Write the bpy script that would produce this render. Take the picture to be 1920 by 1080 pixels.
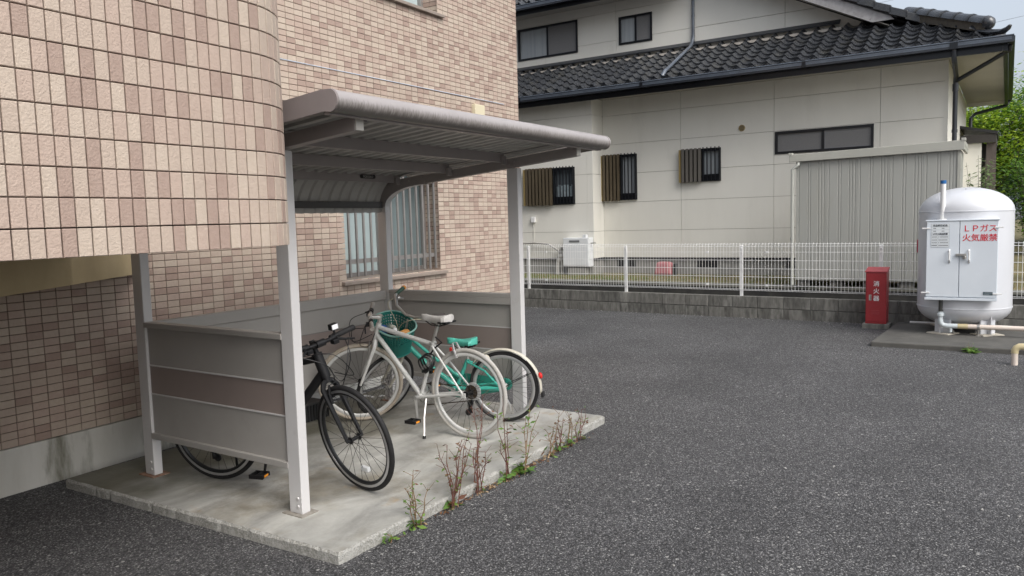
import bpy, math, random
from mathutils import Vector, Matrix
R = math.radians
random.seed(7)
rnd = random.Random(11)
scene = bpy.context.scene
for o in list(bpy.data.objects): bpy.data.objects.remove(o)
COL = scene.collection

# ------------------------------------------------------------------ camera, world, sun, exposure
cam_d = bpy.data.cameras.new("camera"); cam = bpy.data.objects.new("camera", cam_d); COL.objects.link(cam)
cam_d.sensor_width = 36.0; cam_d.lens = 1447.0 / 1920.0 * 36.0
cam_d.clip_start = 0.05; cam_d.clip_end = 900
def cam_matrix(yaw, pitch, roll, loc):
    f = Vector((math.cos(yaw)*math.cos(pitch), math.sin(yaw)*math.cos(pitch), -math.sin(pitch)))
    r = Vector((math.sin(yaw), -math.cos(yaw), 0)); u = r.cross(f)
    c, s = math.cos(roll), math.sin(roll)
    r2 = c*r + s*u; u2 = -s*r + c*u
    m = Matrix((r2, u2, -f)).transposed().to_4x4(); m.translation = loc
    return m
cam.matrix_world = cam_matrix(R(31.24), R(5.05), R(-1.58), Vector((0, 0, 1.65)))
scene.camera = cam

SUN_AZ, SUN_EL = R(-114), R(47)         # thin high cloud, light coming softly over the camera's right shoulder
world = bpy.data.worlds.new("World"); scene.world = world; world.use_nodes = True
wn = world.node_tree.nodes; wl = world.node_tree.links; wn.clear()
sky = wn.new("ShaderNodeTexSky"); sky.sky_type = 'NISHITA'; sky.sun_disc = False
sky.sun_elevation = SUN_EL; sky.sun_rotation = R(90) - SUN_AZ
sky.air_density = 1.0; sky.dust_density = 6.0; sky.ozone_density = 1.0
hs = wn.new("ShaderNodeHueSaturation"); hs.inputs['Saturation'].default_value = 0.45
tc = wn.new("ShaderNodeTexCoord")
cl = wn.new("ShaderNodeTexNoise"); cl.inputs['Scale'].default_value = 2.2; cl.inputs['Detail'].default_value = 6
cr = wn.new("ShaderNodeValToRGB"); cr.color_ramp.elements[0].position = .32; cr.color_ramp.elements[1].position = .72
cr.color_ramp.elements[0].color = (.1,.1,.1,1); cr.color_ramp.elements[1].color = (.4,.4,.4,1)
mx = wn.new("ShaderNodeMix"); mx.data_type = 'RGBA'
mx.inputs['B'].default_value = (3.7, 4.25, 5.0, 1)      # thin bright overcast, same brightness scale as the physical sky
bg = wn.new("ShaderNodeBackground"); bg.inputs['Strength'].default_value = 0.0865
wo = wn.new("ShaderNodeOutputWorld")
wl.new(sky.outputs[0], hs.inputs['Color']); wl.new(tc.outputs['Generated'], cl.inputs['Vector'])
wl.new(cl.outputs['Fac'], cr.inputs['Fac']); wl.new(cr.outputs[0], mx.inputs['Factor'])
wl.new(hs.outputs[0], mx.inputs['A']); wl.new(mx.outputs['Result'], bg.inputs['Color']); wl.new(bg.outputs[0], wo.inputs[0])
sd = bpy.data.lights.new("sun", 'SUN'); sd.energy = 0.68; sd.angle = R(40); sd.color = (1, .985, .965)
sun = bpy.data.objects.new("sun", sd); COL.objects.link(sun)
sdir = Vector((math.cos(SUN_AZ)*math.cos(SUN_EL), math.sin(SUN_AZ)*math.cos(SUN_EL), math.sin(SUN_EL)))
sun.rotation_euler = sdir.to_track_quat('Z', 'Y').to_euler(); sun.location = (0, 0, 30)
vs = scene.view_settings; vs.view_transform = 'Standard'; vs.look = 'None'; vs.gamma = 1; vs.exposure = 1.38; vs.use_curve_mapping = False
scene.display_settings.display_device = 'sRGB'

# ------------------------------------------------------------------ materials
MATS = {}
def mat(name, c1, c2=None, scale=6, rough=.6, bump=0, bscale=60, metal=0, spec=.5, streak=None, detail=4, lo=.35, hi=.65,
        rough2=None, coat=0, c3=None, scale3=1.2, lo3=.5, hi3=.7, trans=0, alpha=1):
    """colour mottling c1..c2, an optional large patch colour c3, roughness and fine relief - all in world space"""
    if name in MATS: return MATS[name]
    m = bpy.data.materials.new(name); m.use_nodes = True; MATS[name] = m
    n, l = m.node_tree.nodes, m.node_tree.links
    b = n["Principled BSDF"]
    g = n.new("ShaderNodeNewGeometry"); mp = n.new("ShaderNodeMapping"); l.new(g.outputs['Position'], mp.inputs['Vector'])
    if streak: mp.inputs['Scale'].default_value = streak
    b.inputs['Roughness'].default_value = rough; b.inputs['Metallic'].default_value = metal
    b.inputs['Specular IOR Level'].default_value = spec; b.inputs['Coat Weight'].default_value = coat
    if trans: b.inputs['Transmission Weight'].default_value = trans
    last = None
    if c2 is not None:
        t = n.new("ShaderNodeTexNoise"); t.inputs['Scale'].default_value = scale; t.inputs['Detail'].default_value = detail
        t.inputs['Roughness'].default_value = .6
        l.new(mp.outputs[0], t.inputs['Vector'])
        r = n.new("ShaderNodeValToRGB"); r.color_ramp.elements[0].position = lo; r.color_ramp.elements[1].position = hi
        r.color_ramp.elements[0].color = (*c1, 1); r.color_ramp.elements[1].color = (*c2, 1)
        l.new(t.outputs['Fac'], r.inputs['Fac']); last = r.outputs[0]
        if rough2 is not None:
            mr = n.new("ShaderNodeMapRange"); mr.inputs['From Min'].default_value = lo; mr.inputs['From Max'].default_value = hi
            mr.inputs['To Min'].default_value = rough; mr.inputs['To Max'].default_value = rough2
            l.new(t.outputs['Fac'], mr.inputs['Value']); l.new(mr.outputs[0], b.inputs['Roughness'])
    if c3 is not None:
        t3 = n.new("ShaderNodeTexNoise"); t3.inputs['Scale'].default_value = scale3; t3.inputs['Detail'].default_value = 7; t3.inputs['Roughness'].default_value = .65
        l.new(mp.outputs[0], t3.inputs['Vector'])
        r3 = n.new("ShaderNodeMapRange"); r3.inputs['From Min'].default_value = lo3; r3.inputs['From Max'].default_value = hi3; l.new(t3.outputs['Fac'], r3.inputs['Value'])
        x = n.new("ShaderNodeMix"); x.data_type = 'RGBA'; l.new(r3.outputs[0], x.inputs['Factor'])
        if last: l.new(last, x.inputs['A'])
        else: x.inputs['A'].default_value = (*c1, 1)
        x.inputs['B'].default_value = (*c3, 1); last = x.outputs['Result']
    if last: l.new(last, b.inputs['Base Color'])
    else: b.inputs['Base Color'].default_value = (*c1, 1)
    if bump:
        t2 = n.new("ShaderNodeTexNoise"); t2.inputs['Scale'].default_value = bscale; t2.inputs['Detail'].default_value = 3
        l.new(g.outputs['Position'], t2.inputs['Vector'])
        bp = n.new("ShaderNodeBump"); bp.inputs['Strength'].default_value = bump; bp.inputs['Distance'].default_value = .01
        l.new(t2.outputs['Fac'], bp.inputs['Height']); l.new(bp.outputs[0], b.inputs['Normal'])
    return m

def mat_asphalt():
    m = bpy.data.materials.new("asphalt"); m.use_nodes = True; n, l = m.node_tree.nodes, m.node_tree.links
    b = n["Principled BSDF"]; g = n.new("ShaderNodeNewGeometry")
    v = n.new("ShaderNodeTexVoronoi"); v.inputs['Scale'].default_value = 118; l.new(g.outputs['Position'], v.inputs['Vector'])
    v2 = n.new("ShaderNodeTexVoronoi"); v2.inputs['Scale'].default_value = 38; l.new(g.outputs['Position'], v2.inputs['Vector'])
    nz = n.new("ShaderNodeTexNoise"); nz.inputs['Scale'].default_value = .55; nz.inputs['Detail'].default_value = 9; nz.inputs['Roughness'].default_value = .62; l.new(g.outputs['Position'], nz.inputs['Vector'])
    bw = n.new("ShaderNodeSeparateColor"); l.new(v.outputs['Color'], bw.inputs[0])
    r = n.new("ShaderNodeValToRGB"); e = r.color_ramp.elements
    e[0].position = 0; e[0].color = (.042,.0413,.0427,1); e[1].position = .62; e[1].color = (.142,.140,.144,1)
    k = e.new(.86); k.color = (.205,.202,.206,1); k = e.new(.95); k.color = (.33,.326,.32,1); k = e.new(1.0); k.color = (.42,.415,.40,1)
    l.new(bw.outputs[0], r.inputs['Fac'])
    gap = n.new("ShaderNodeMapRange"); gap.inputs['From Min'].default_value = .25; gap.inputs['From Max'].default_value = .62
    gap.inputs['To Min'].default_value = 1; gap.inputs['To Max'].default_value = .35; l.new(v.outputs['Distance'], gap.inputs['Value'])
    mm = n.new("ShaderNodeMix"); mm.data_type = 'RGBA'; mm.blend_type = 'MULTIPLY'; mm.inputs['Factor'].default_value = 1
    l.new(r.outputs[0], mm.inputs['A']); l.new(gap.outputs[0], mm.inputs['B'])
    bw2 = n.new("ShaderNodeSeparateColor"); l.new(v2.outputs['Color'], bw2.inputs[0])
    big = n.new("ShaderNodeMath"); big.operation = 'GREATER_THAN'; big.inputs[1].default_value = .984; l.new(bw2.outputs[1], big.inputs[0])
    near = n.new("ShaderNodeMath"); near.operation = 'LESS_THAN'; near.inputs[1].default_value = .34; l.new(v2.outputs['Distance'], near.inputs[0])
    an = n.new("ShaderNodeMath"); an.operation = 'MULTIPLY'; l.new(big.outputs[0], an.inputs[0]); l.new(near.outputs[0], an.inputs[1])
    m2 = n.new("ShaderNodeMix"); m2.data_type = 'RGBA'; l.new(an.outputs[0], m2.inputs['Factor']); l.new(mm.outputs['Result'], m2.inputs['A']); m2.inputs['B'].default_value = (.34,.335,.32,1)
    pr = n.new("ShaderNodeMapRange"); pr.inputs['From Min'].default_value = .3; pr.inputs['From Max'].default_value = .7; pr.inputs['To Min'].default_value = .68; pr.inputs['To Max'].default_value = 1.26
    l.new(nz.outputs['Fac'], pr.inputs['Value'])
    m3 = n.new("ShaderNodeMix"); m3.data_type = 'RGBA'; m3.blend_type = 'MULTIPLY'; m3.inputs['Factor'].default_value = 1
    l.new(m2.outputs['Result'], m3.inputs['A']); l.new(pr.outputs[0], m3.inputs['B']); l.new(m3.outputs['Result'], b.inputs['Base Color'])
    b.inputs['Roughness'].default_value = .78; b.inputs['Specular IOR Level'].default_value = .45
    inv = n.new("ShaderNodeMath"); inv.operation = 'SUBTRACT'; inv.inputs[0].default_value = 1; l.new(v.outputs['Distance'], inv.inputs[1])
    ad = n.new("ShaderNodeMath"); ad.operation = 'ADD'; l.new(inv.outputs[0], ad.inputs[0]); l.new(bw.outputs[1], ad.inputs[1])
    bp = n.new("ShaderNodeBump"); bp.inputs['Strength'].default_value = .9; bp.inputs['Distance'].default_value = .006
    l.new(ad.outputs[0], bp.inputs['Height']); l.new(bp.outputs[0], b.inputs['Normal'])
    MATS["asphalt"] = m; return m

def mat_slab():
    m = mat("slab_concrete", (.37,.365,.335), (.45,.445,.415), scale=2.2, rough=.72, rough2=.5, bump=.25, bscale=45, c3=(.25,.23,.185), scale3=1.6, lo3=.47, hi3=.66)
    n, l = m.node_tree.nodes, m.node_tree.links; b = n["Principled BSDF"]
    src = b.inputs['Base Color'].links[0].from_socket
    g = n.new("ShaderNodeNewGeometry")
    # trowel sweeps: distorted, stretched noise
    mp = n.new("ShaderNodeMapping"); mp.inputs['Scale'].default_value = (1.6, 3.4, 1); mp.inputs['Rotation'].default_value = (0, 0, R(20)); l.new(g.outputs['Position'], mp.inputs['Vector'])
    t = n.new("ShaderNodeTexNoise"); t.inputs['Scale'].default_value = 1.0; t.inputs['Detail'].default_value = 9; t.inputs['Roughness'].default_value = .62; t.inputs['Distortion'].default_value = .7; l.new(mp.outputs[0], t.inputs['Vector'])
    r = n.new("ShaderNodeMapRange"); r.inputs['From Min'].default_value = .36; r.inputs['From Max'].default_value = .66; r.inputs['To Min'].default_value = .62; r.inputs['To Max'].default_value = 1.12; l.new(t.outputs['Fac'], r.inputs['Value'])
    x = n.new("ShaderNodeMix"); x.data_type = 'RGBA'; x.blend_type = 'MULTIPLY'; x.inputs['Factor'].default_value = 1
    l.new(src, x.inputs['A']); l.new(r.outputs[0], x.inputs['B'])
    # rust blotches
    t2 = n.new("ShaderNodeTexNoise"); t2.inputs['Scale'].default_value = 4.3; t2.inputs['Detail'].default_value = 5; l.new(g.outputs['Position'], t2.inputs['Vector'])
    r2 = n.new("ShaderNodeMapRange"); r2.inputs['From Min'].default_value = .665; r2.inputs['From Max'].default_value = .76; r2.inputs['To Max'].default_value = .55; l.new(t2.outputs['Fac'], r2.inputs['Value'])
    y = n.new("ShaderNodeMix"); y.data_type = 'RGBA'; l.new(r2.outputs[0], y.inputs['Factor']); l.new(x.outputs['Result'], y.inputs['A']); y.inputs['B'].default_value = (.36,.24,.11,1)
    # mossy dirt that has settled along the wall side of the slab
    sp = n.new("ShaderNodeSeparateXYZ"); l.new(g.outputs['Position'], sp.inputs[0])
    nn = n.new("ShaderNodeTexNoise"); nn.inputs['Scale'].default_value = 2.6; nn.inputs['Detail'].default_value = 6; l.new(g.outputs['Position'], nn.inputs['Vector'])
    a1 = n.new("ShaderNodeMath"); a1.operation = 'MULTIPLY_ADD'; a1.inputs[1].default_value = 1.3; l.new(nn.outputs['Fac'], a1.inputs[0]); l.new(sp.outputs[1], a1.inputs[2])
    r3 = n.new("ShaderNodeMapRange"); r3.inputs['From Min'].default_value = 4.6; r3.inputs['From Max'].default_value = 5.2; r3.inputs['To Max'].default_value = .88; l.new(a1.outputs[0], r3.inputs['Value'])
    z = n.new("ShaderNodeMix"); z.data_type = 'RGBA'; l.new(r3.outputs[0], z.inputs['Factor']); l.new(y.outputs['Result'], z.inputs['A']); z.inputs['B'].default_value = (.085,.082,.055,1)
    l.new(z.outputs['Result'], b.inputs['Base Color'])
    return m

def mat_leaf(name, c1, c2):
    m = bpy.data.materials.new(name); m.use_nodes = True; MATS[name] = m; n, l = m.node_tree.nodes, m.node_tree.links
    b = n["Principled BSDF"]; g = n.new("ShaderNodeNewGeometry")
    r = n.new("ShaderNodeValToRGB"); r.color_ramp.elements[0].color = (*c1,1); r.color_ramp.elements[1].color = (*c2,1)
    l.new(g.outputs['Random Per Island'], r.inputs['Fac']); l.new(r.outputs[0], b.inputs['Base Color'])
    b.inputs['Roughness'].default_value = .5
    tr = n.new("ShaderNodeBsdfTranslucent"); l.new(r.outputs[0], tr.inputs['Color'])
    ms = n.new("ShaderNodeMixShader"); ms.inputs[0].default_value = .38
    l.new(b.outputs[0], ms.inputs[1]); l.new(tr.outputs[0], ms.inputs[2])
    l.new(ms.outputs[0], n["Material Output"].inputs[0]); return m

def mat_glass(name, c, rough=.06, spec=.6):
    return mat(name, c, rough=rough, spec=spec)

# ------------------------------------------------------------------ mesh helper
class MB:
    def __init__(s, T=None): s.v = []; s.f = []; s.mi = []; s.T = T
    def add(s, vs_, fs, mi=0, T=None):
        o = len(s.v); T = T or s.T
        s.v += [tuple(T @ Vector(p)) for p in vs_] if T else [tuple(p) for p in vs_]
        s.f += [tuple(i+o for i in f) for f in fs]; s.mi += [mi]*len(fs); return s
    def box(s, a, b, mi=0, T=None):
        x0,y0,z0 = [min(p,q) for p,q in zip(a,b)]; x1,y1,z1 = [max(p,q) for p,q in zip(a,b)]
        return s.add([(x0,y0,z0),(x1,y0,z0),(x1,y1,z0),(x0,y1,z0),(x0,y0,z1),(x1,y0,z1),(x1,y1,z1),(x0,y1,z1)],
                     [(0,3,2,1),(4,5,6,7),(0,1,5,4),(1,2,6,5),(2,3,7,6),(3,0,4,7)], mi, T)
    def hexa(s, p, mi=0):      # eight corners: bottom ring, top ring
        return s.add(p, [(0,3,2,1),(4,5,6,7),(0,1,5,4),(1,2,6,5),(2,3,7,6),(3,0,4,7)], mi)
    def prism(s, poly, a, b, axis=1, mi=0):
        """poly = (u,w) points; axis 0: (u,w)->(y,z), 1: (x,z), 2: (x,y); swept a..b"""
        def P(u, w, t): return {0:(t,u,w), 1:(u,t,w), 2:(u,w,t)}[axis]
        n = len(poly); vv = [P(u,w,a) for u,w in poly] + [P(u,w,b) for u,w in poly]
        area = sum(poly[i][0]*poly[(i+1)%n][1]-poly[(i+1)%n][0]*poly[i][1] for i in range(n))
        fs = [tuple(range(n)), tuple(range(2*n-1, n-1, -1))] + [(i, i+n, (i+1)%n+n, (i+1)%n) for i in range(n)]
        if (area > 0) == (axis != 1): fs = [tuple(reversed(f)) for f in fs]
        if b < a: fs = [tuple(reversed(f)) for f in fs]
        return s.add(vv, fs, mi)
    def tube(s, pts, r, n=8, closed=False, caps=True, mi=0, flat=None):
        pts = [Vector(p) for p in pts]; N = len(pts); rr = r if isinstance(r, (list, tuple)) else [r]*N
        vv = []; up = None
        for i, p in enumerate(pts):
            if closed: t = pts[(i+1)%N] - pts[i-1]
            else: t = pts[min(i+1,N-1)] - pts[max(i-1,0)]
            t.normalize()
            if up is None:
                up = Vector((0,0,1)) if abs(t.z) < .9 else Vector((1,0,0))
            a = t.cross(up)
            if a.length < 1e-6: a = t.orthogonal()
            a.normalize(); up = a.cross(t).normalized()
            for k in range(n):
                th = 2*math.pi*k/n
                vv.append(p + rr[i]*(math.cos(th)*a + math.sin(th)*up*(flat or 1)))
        fs = []
        for i in range(N if closed else N-1):
            j = (i+1) % N
            for k in range(n):
                k2 = (k+1) % n; fs.append((i*n+k, i*n+k2, j*n+k2, j*n+k))
        if caps and not closed:
            fs.append(tuple(range(n-1,-1,-1))); fs.append(tuple((N-1)*n+k for k in range(n)))
        return s.add(vv, fs, mi)
    def lathe(s, prof, c, axis=(0,0,1), n=24, mi=0, close=False):
        ax = Vector(axis).normalized(); a = ax.orthogonal().normalized(); b = ax.cross(a); c = Vector(c)
        vv = [c + ax*h + r*(math.cos(2*math.pi*k/n)*a + math.sin(2*math.pi*k/n)*b) for r, h in prof for k in range(n)]
        fs = []; N = len(prof)
        for i in range(N if close else N-1):
            j = (i+1) % N
            for k in range(n): fs.append((i*n+k, i*n+(k+1)%n, j*n+(k+1)%n, j*n+k))
        if not close:
            if prof[0][0] > 1e-5: fs.append(tuple(range(n-1,-1,-1)))
            if prof[-1][0] > 1e-5: fs.append(tuple((N-1)*n+k for k in range(n)))
        return s.add(vv, fs, mi)
    def cyl(s, a, b, r, n=12, mi=0):
        return s.tube([a, b], r, n, mi=mi)
    def mesh(s, name, mats, smooth=False):
        me = bpy.data.meshes.new(name); me.from_pydata(s.v, [], s.f)
        for m in (mats if isinstance(mats, (list, tuple)) else [mats]): me.materials.append(m)
        if len(me.materials) > 1: me.polygons.foreach_set("material_index", s.mi)
        if smooth:
            me.polygons.foreach_set("use_smooth", [True]*len(me.polygons)); me.set_sharp_from_angle(angle=R(38))
        me.update(); return me
    def build(s, name, mats, parent=None, smooth=False, kind=None, label=None, bevel=0):
        return link(name, s.mesh(name, mats, smooth), parent, kind, label, bevel)
def link(name, me, parent=None, kind=None, label=None, bevel=0, loc=None):
    o = bpy.data.objects.new(name, me); COL.objects.link(o)
    if parent: o.parent = parent
    if kind: o['kind'] = kind
    if label: o['label'] = label
    if loc is not None: o.location = loc
    if bevel:
        bm = o.modifiers.new("bevel", 'BEVEL'); bm.width = bevel; bm.segments = 2; bm.limit_method = 'ANGLE'; bm.angle_limit = R(40); bm.harden_normals = False
    return o
def thing(name, label, cat, loc=(0,0,0), rz=0, group=None, rot=None):
    o = bpy.data.objects.new(name, None); COL.objects.link(o); o.empty_display_size = .2
    o.location = loc; o.rotation_euler = rot if rot else (0,0,rz)
    o['label'] = label; o['category'] = cat
    if group: o['group'] = group
    return o
def tag(o, label, cat, group=None):
    o['label'] = label; o['category'] = cat
    if group: o['group'] = group
    return o
def text_mesh(name, body, size, origin, right, up, m, parent, bold=0, align='LEFT', ext=.0008, spacing=1.0, label=None, line=1.0):
    """lettering as a thin real mesh lying on a surface"""
    c = bpy.data.curves.new(name, 'FONT'); c.body = body; c.size = size; c.align_x = align; c.offset = bold; c.extrude = ext
    c.space_character = spacing; c.space_line = line; c.resolution_u = 3
    t = bpy.data.objects.new(name, c); COL.objects.link(t)
    dg = bpy.context.evaluated_depsgraph_get(); me = bpy.data.meshes.new_from_object(t.evaluated_get(dg))
    bpy.data.objects.remove(t)
    r = Vector(right).normalized(); u = Vector(up).normalized(); n = r.cross(u)
    M = Matrix((r,u,n)).transposed().to_4x4(); M.translation = Vector(origin) + n*.0015
    me.transform(M); me.materials.clear(); me.materials.append(m)
    return link(name, me, parent, label=label)
def arc(cx, cy, r, a0, a1, n):
    return [(cx + r*math.cos(R(a0+(a1-a0)*i/n)), cy + r*math.sin(R(a0+(a1-a0)*i/n))) for i in range(n+1)]
# ------------------------------------------------------------------ ground
M_asph = mat_asphalt(); M_slab = mat_slab()
g = MB(); g.add([(-120,-160,0),(300,-160,0),(300,200,0),(-120,200,0)], [(0,1,2,3)])
g.build("ground", M_asph, kind='structure')

def frame(x, y, deg): return Matrix.Translation((x, y, 0)) @ Matrix.Rotation(R(deg), 4, 'Z')
F_SH = frame(2.909, 3.152, -1.75); F_HS = frame(15.15, 2.0, -1.5); F_FE = frame(12.25, 2.31, -3.6)

# ------------------------------------------------------------------ apartment building with its tiles and balcony
TONES = [((.485,.405,.335),(.455,.375,.305)), ((.455,.37,.305),(.425,.343,.282)), ((.44,.345,.287),(.41,.317,.262)), ((.36,.27,.225),(.33,.243,.20))]
M_tile = [mat("glazed_tile_%d" % i, a, b, scale=45, rough=.62, bump=.35, bscale=130, spec=.35, c3=tuple(v*.80 for v in b), scale3=.9, lo3=.52, hi3=.85) for i, (a, b) in enumerate(TONES)]
M_grout = mat("dark_grout", (.10,.074,.06), (.14,.105,.085), scale=20, rough=.9)
M_plinth = mat("plinth_concrete", (.58,.57,.53), (.48,.47,.425), scale=3, rough=.8, bump=.2, streak=(1.6,1,.35), c3=(.19,.185,.145), scale3=2.6, lo3=.52, hi3=.68)
M_tan = mat("tan_render", (.50,.40,.235), (.45,.355,.205), scale=5, rough=.85, bump=.15, bscale=180)
M_alu = mat("grey_aluminium", (.33,.315,.30), (.29,.275,.265), scale=12, rough=.42, metal=.55)
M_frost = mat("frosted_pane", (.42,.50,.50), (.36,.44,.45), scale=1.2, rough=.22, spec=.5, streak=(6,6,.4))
M_dark = mat("dark_interior", (.02,.021,.022), rough=.5)
M_sill = mat("sill_stone", (.27,.225,.19), (.235,.195,.165), scale=14, rough=.6)
YW = 5.213; XR = 8.87
apt = thing("apartment_building", "tiled apartment block in mottled pink and beige with a rounded balcony overhead", "building", (0,0,0))
HOLES = [(5.47, 7.07, 1.10, 2.30), (5.57, 7.17, 3.95, 5.15)]
core = MB()
zs = sorted({.30, 6.3, *[h[2] for h in HOLES], *[h[3] for h in HOLES]})
for a, b in zip(zs[:-1], zs[1:]):
    xs = [-9.0]
    for h in HOLES:
        if h[2] <= a and h[3] >= b: xs += [h[0], h[1]]
    xs.append(XR-.006)
    for k in range(0, len(xs), 2): core.box((xs[k], YW, a), (xs[k+1], YW+.3, b))
core.box((-9, YW+.3, 0), (XR-.006, YW+9, 9.2)); core.box((-9, YW, 6.3), (XR-.006, YW+.3, 9.2))
core.build("wall", M_grout, apt)
pl = MB(); pl.box((-9, YW-.004, -.2), (XR, YW+.29, .296)); pl.build("plinth", M_plinth, apt, bevel=.006)
def pick(): return rnd.choices((0,1,2,3), (22,34,26,18))[0]
def tile_mb(w, h, d):   # pillowed face: chamfered rim, front toward -y, origin at its centre on the wall plane
    c = .0022; W, H = w/2, h/2
    return MB().add([(-W,0,-H),(W,0,-H),(W,0,H),(-W,0,H),(-W,-d+c,-H),(W,-d+c,-H),(W,-d+c,H),(-W,-d+c,H),
                     (-W+c,-d,-H+c),(W-c,-d,-H+c),(W-c,-d,H-c),(-W+c,-d,H-c)],
                    [(0,1,5,4),(1,2,6,5),(2,3,7,6),(3,0,4,7),(4,5,9,8),(5,6,10,9),(6,7,11,10),(7,4,8,11),(8,9,10,11)])
small = [tile_mb(.0970,.0463,.009).mesh("tile", M_tile[i]) for i in range(4)]
rest = MB(); n_single = 0
px0 = XR - .1015*99 - .05075
for i in range(100):
    x = px0 + .1015*i
    for j in range(117):
        z = .30 + .0508*j + .0254
        if any(h[0] < x < h[1] and h[2] < z < h[3] for h in HOLES): continue
        if x < .2: continue
        k = pick()
        if 2.42 < x < 3.0 and .62 < z < 1.02:
            o = link("tile", small[k], apt, loc=(x, YW+.002, z)); n_single += 1
        else:
            d = rnd.uniform(-.0008,.0008)
            t = tile_mb(.0970,.0463,.009+d)
            rest.add([(vx+x, vy+YW+.002, vz+z) for vx,vy,vz in t.v], t.f, k)
rest.build("tile_field", M_tile, apt, kind='stuff')
# window of the ground floor: reveal tiles, sash frame, frosted panes, curtain gap, sill, security bars
def apt_window(h, bars):
    x0, x1, z0, z1 = h
    rv = MB()
    for s, xx in ((1, x0), (-1, x1)):
        z = z0
        while z < z1-.01:
            for y in (YW+.012, YW+.112):
                rv.box((xx-.006*(s<0), y, z+.003), (xx+.006*(s>0), y+.094, z+.047), pick())
            z += .05
    fr = MB(); yb = YW+.20
    for a, b in (((x0,yb,z0),(x0+.045,yb+.08,z1)), ((x1-.045,yb,z0),(x1,yb+.08,z1)), ((x0+.045,yb,z0),(x1-.045,yb+.08,z0+.06)), ((x0+.045,yb,z1-.05),(x1-.045,yb+.08,z1))): fr.box(a, b)
    xm = (x0+x1)/2; fr.box((xm-.03, yb+.005, z0+.06), (xm+.03, yb+.075, z1-.05))
    w = fr.build("window", M_alu, apt, bevel=.004)
    rv.build("reveal_tile", M_tile, w, kind='stuff')
    MB().box((x0+.045, yb+.03, z0+.06), (xm-.03, yb+.042, z1-.05)).build("pane", M_frost, w)
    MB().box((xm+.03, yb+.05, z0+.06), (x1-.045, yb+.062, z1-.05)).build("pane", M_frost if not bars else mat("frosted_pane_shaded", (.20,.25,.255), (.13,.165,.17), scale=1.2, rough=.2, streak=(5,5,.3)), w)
    MB().box((x0, yb+.10, z0), (x1, yb+.11, z1)).build("curtain", M_dark, w)
    MB().hexa([(x0-.02,YW-.05,z0-.035),(x1+.06,YW-.05,z0-.035),(x1+.06,YW+.2,z0-.03),(x0-.02,YW+.2,z0-.03),(x0-.02,YW-.05,z0-.002),(x1+.06,YW-.05,z0-.002),(x1+.06,YW+.2,z0+.02),(x0-.02,YW+.2,z0+.02)]).build("sill", M_sill, w, bevel=.004)
    if bars:
        for k in range(15):
            x = x0 + .05 + (x1-x0-.1)*k/14
            MB().box((x-.011, YW+.03, z0+.03), (x+.011, YW+.052, z1-.06)).build("security_bar", M_alu, w, bevel=.003)
        for z in (z0+.16, z1-.22): MB().box((x0+.01, YW+.053, z), (x1-.01, YW+.068, z+.045)).build("grille_rail", M_alu, w)
apt_window(HOLES[0], True); apt_window(HOLES[1], False)
MB().box((7.77, YW-.06, 2.90), (7.98, YW-.006, 3.035)).build("junction_box", mat("cream_plastic", (.62,.56,.40), rough=.5), apt, bevel=.008)
cd = MB(); cd.tube([(-1 + k*.5, YW-.013, 3.055+.006*k*.5) for k in range(20)], .0038, 5); cd.build("wall_cord", mat("pale_blue_cord", (.55,.62,.72), rough=.6), apt)
# balcony: rounded parapet
BY, BX, BR, BZ0, BZ1 = 2.58, 2.236, .35, 1.563, 2.98
outer = [(-6, BY+.008)] + [(BX + (BR-.008)*math.cos(R(a)), BY+BR + (BR-.008)*math.sin(R(a))) for a in range(-90, 1, 6)] + [(BX+BR-.008, YW-.001)]
inner = [(BX+BR-.17, YW-.001)] + [(BX + (BR-.17)*math.cos(R(a)), BY+BR + (BR-.17)*math.sin(R(a))) for a in range(0, -91, -9)] + [(-6, BY+.17)]
bal = MB(); bal.prism(outer+inner, BZ0+.002, BZ1, 2)
bal.prism([(x, y) for x, y in outer[:-1]] + [(BX+BR-.008, YW-.001), (-6, YW-.001)], BZ0+.012, BZ0+.16, 2)
bo = bal.build("balcony", M_grout, apt)
cap = MB(); cap.prism([(p[0]*1, p[1]) for p in outer+inner], BZ1, BZ1+.05, 2); cap.build("coping", M_alu, bo)
tall = [tile_mb(.0468,.0955,.009).mesh("tile", M_tile[i]) for i in range(4)]
arc_len = BR*math.pi/2; P = .0515; brest = MB()
def bal_pos(s):       # s measured from the start of the curve
    if s <= 0: return BX+s, BY, 0.0
    if s < arc_len:
        a = s/BR; return BX + BR*math.sin(a), BY+BR - BR*math.cos(a), a
    return BX+BR, BY+BR+(s-arc_len), math.pi/2
for i in range(-100, 52):
    s = (i+.5)*P; x, y, a = bal_pos(s)
    if y > YW-.03: continue
    for j in range(14):
        z = BZ0 + .0012 + .1*j + .049; k = pick()
        M = Matrix.Translation((x, y, z)) @ Matrix.Rotation(a, 4, 'Z') @ Matrix.Translation((0,.0085,0))
        if -18 <= i <= 5 and j <= 10:
            o = link("tile", tall[k], bo); o.matrix_local = M; n_single += 1
        else:
            t = tile_mb(.0468,.0955,.009+rnd.uniform(-.0006,.0006)); brest.add(t.v, t.f, k, T=M)
brest.build("tile_field", M_tile, bo, kind='stuff')
# unseen wing added left of the view to darken the space under the balcony
wg = MB(); wg.box((-6, BY+.03, -.1), (.15, YW-.002, BZ0+.011)); wg.build("shade_wing", M_tile[3], apt, bevel=.01)
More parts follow.
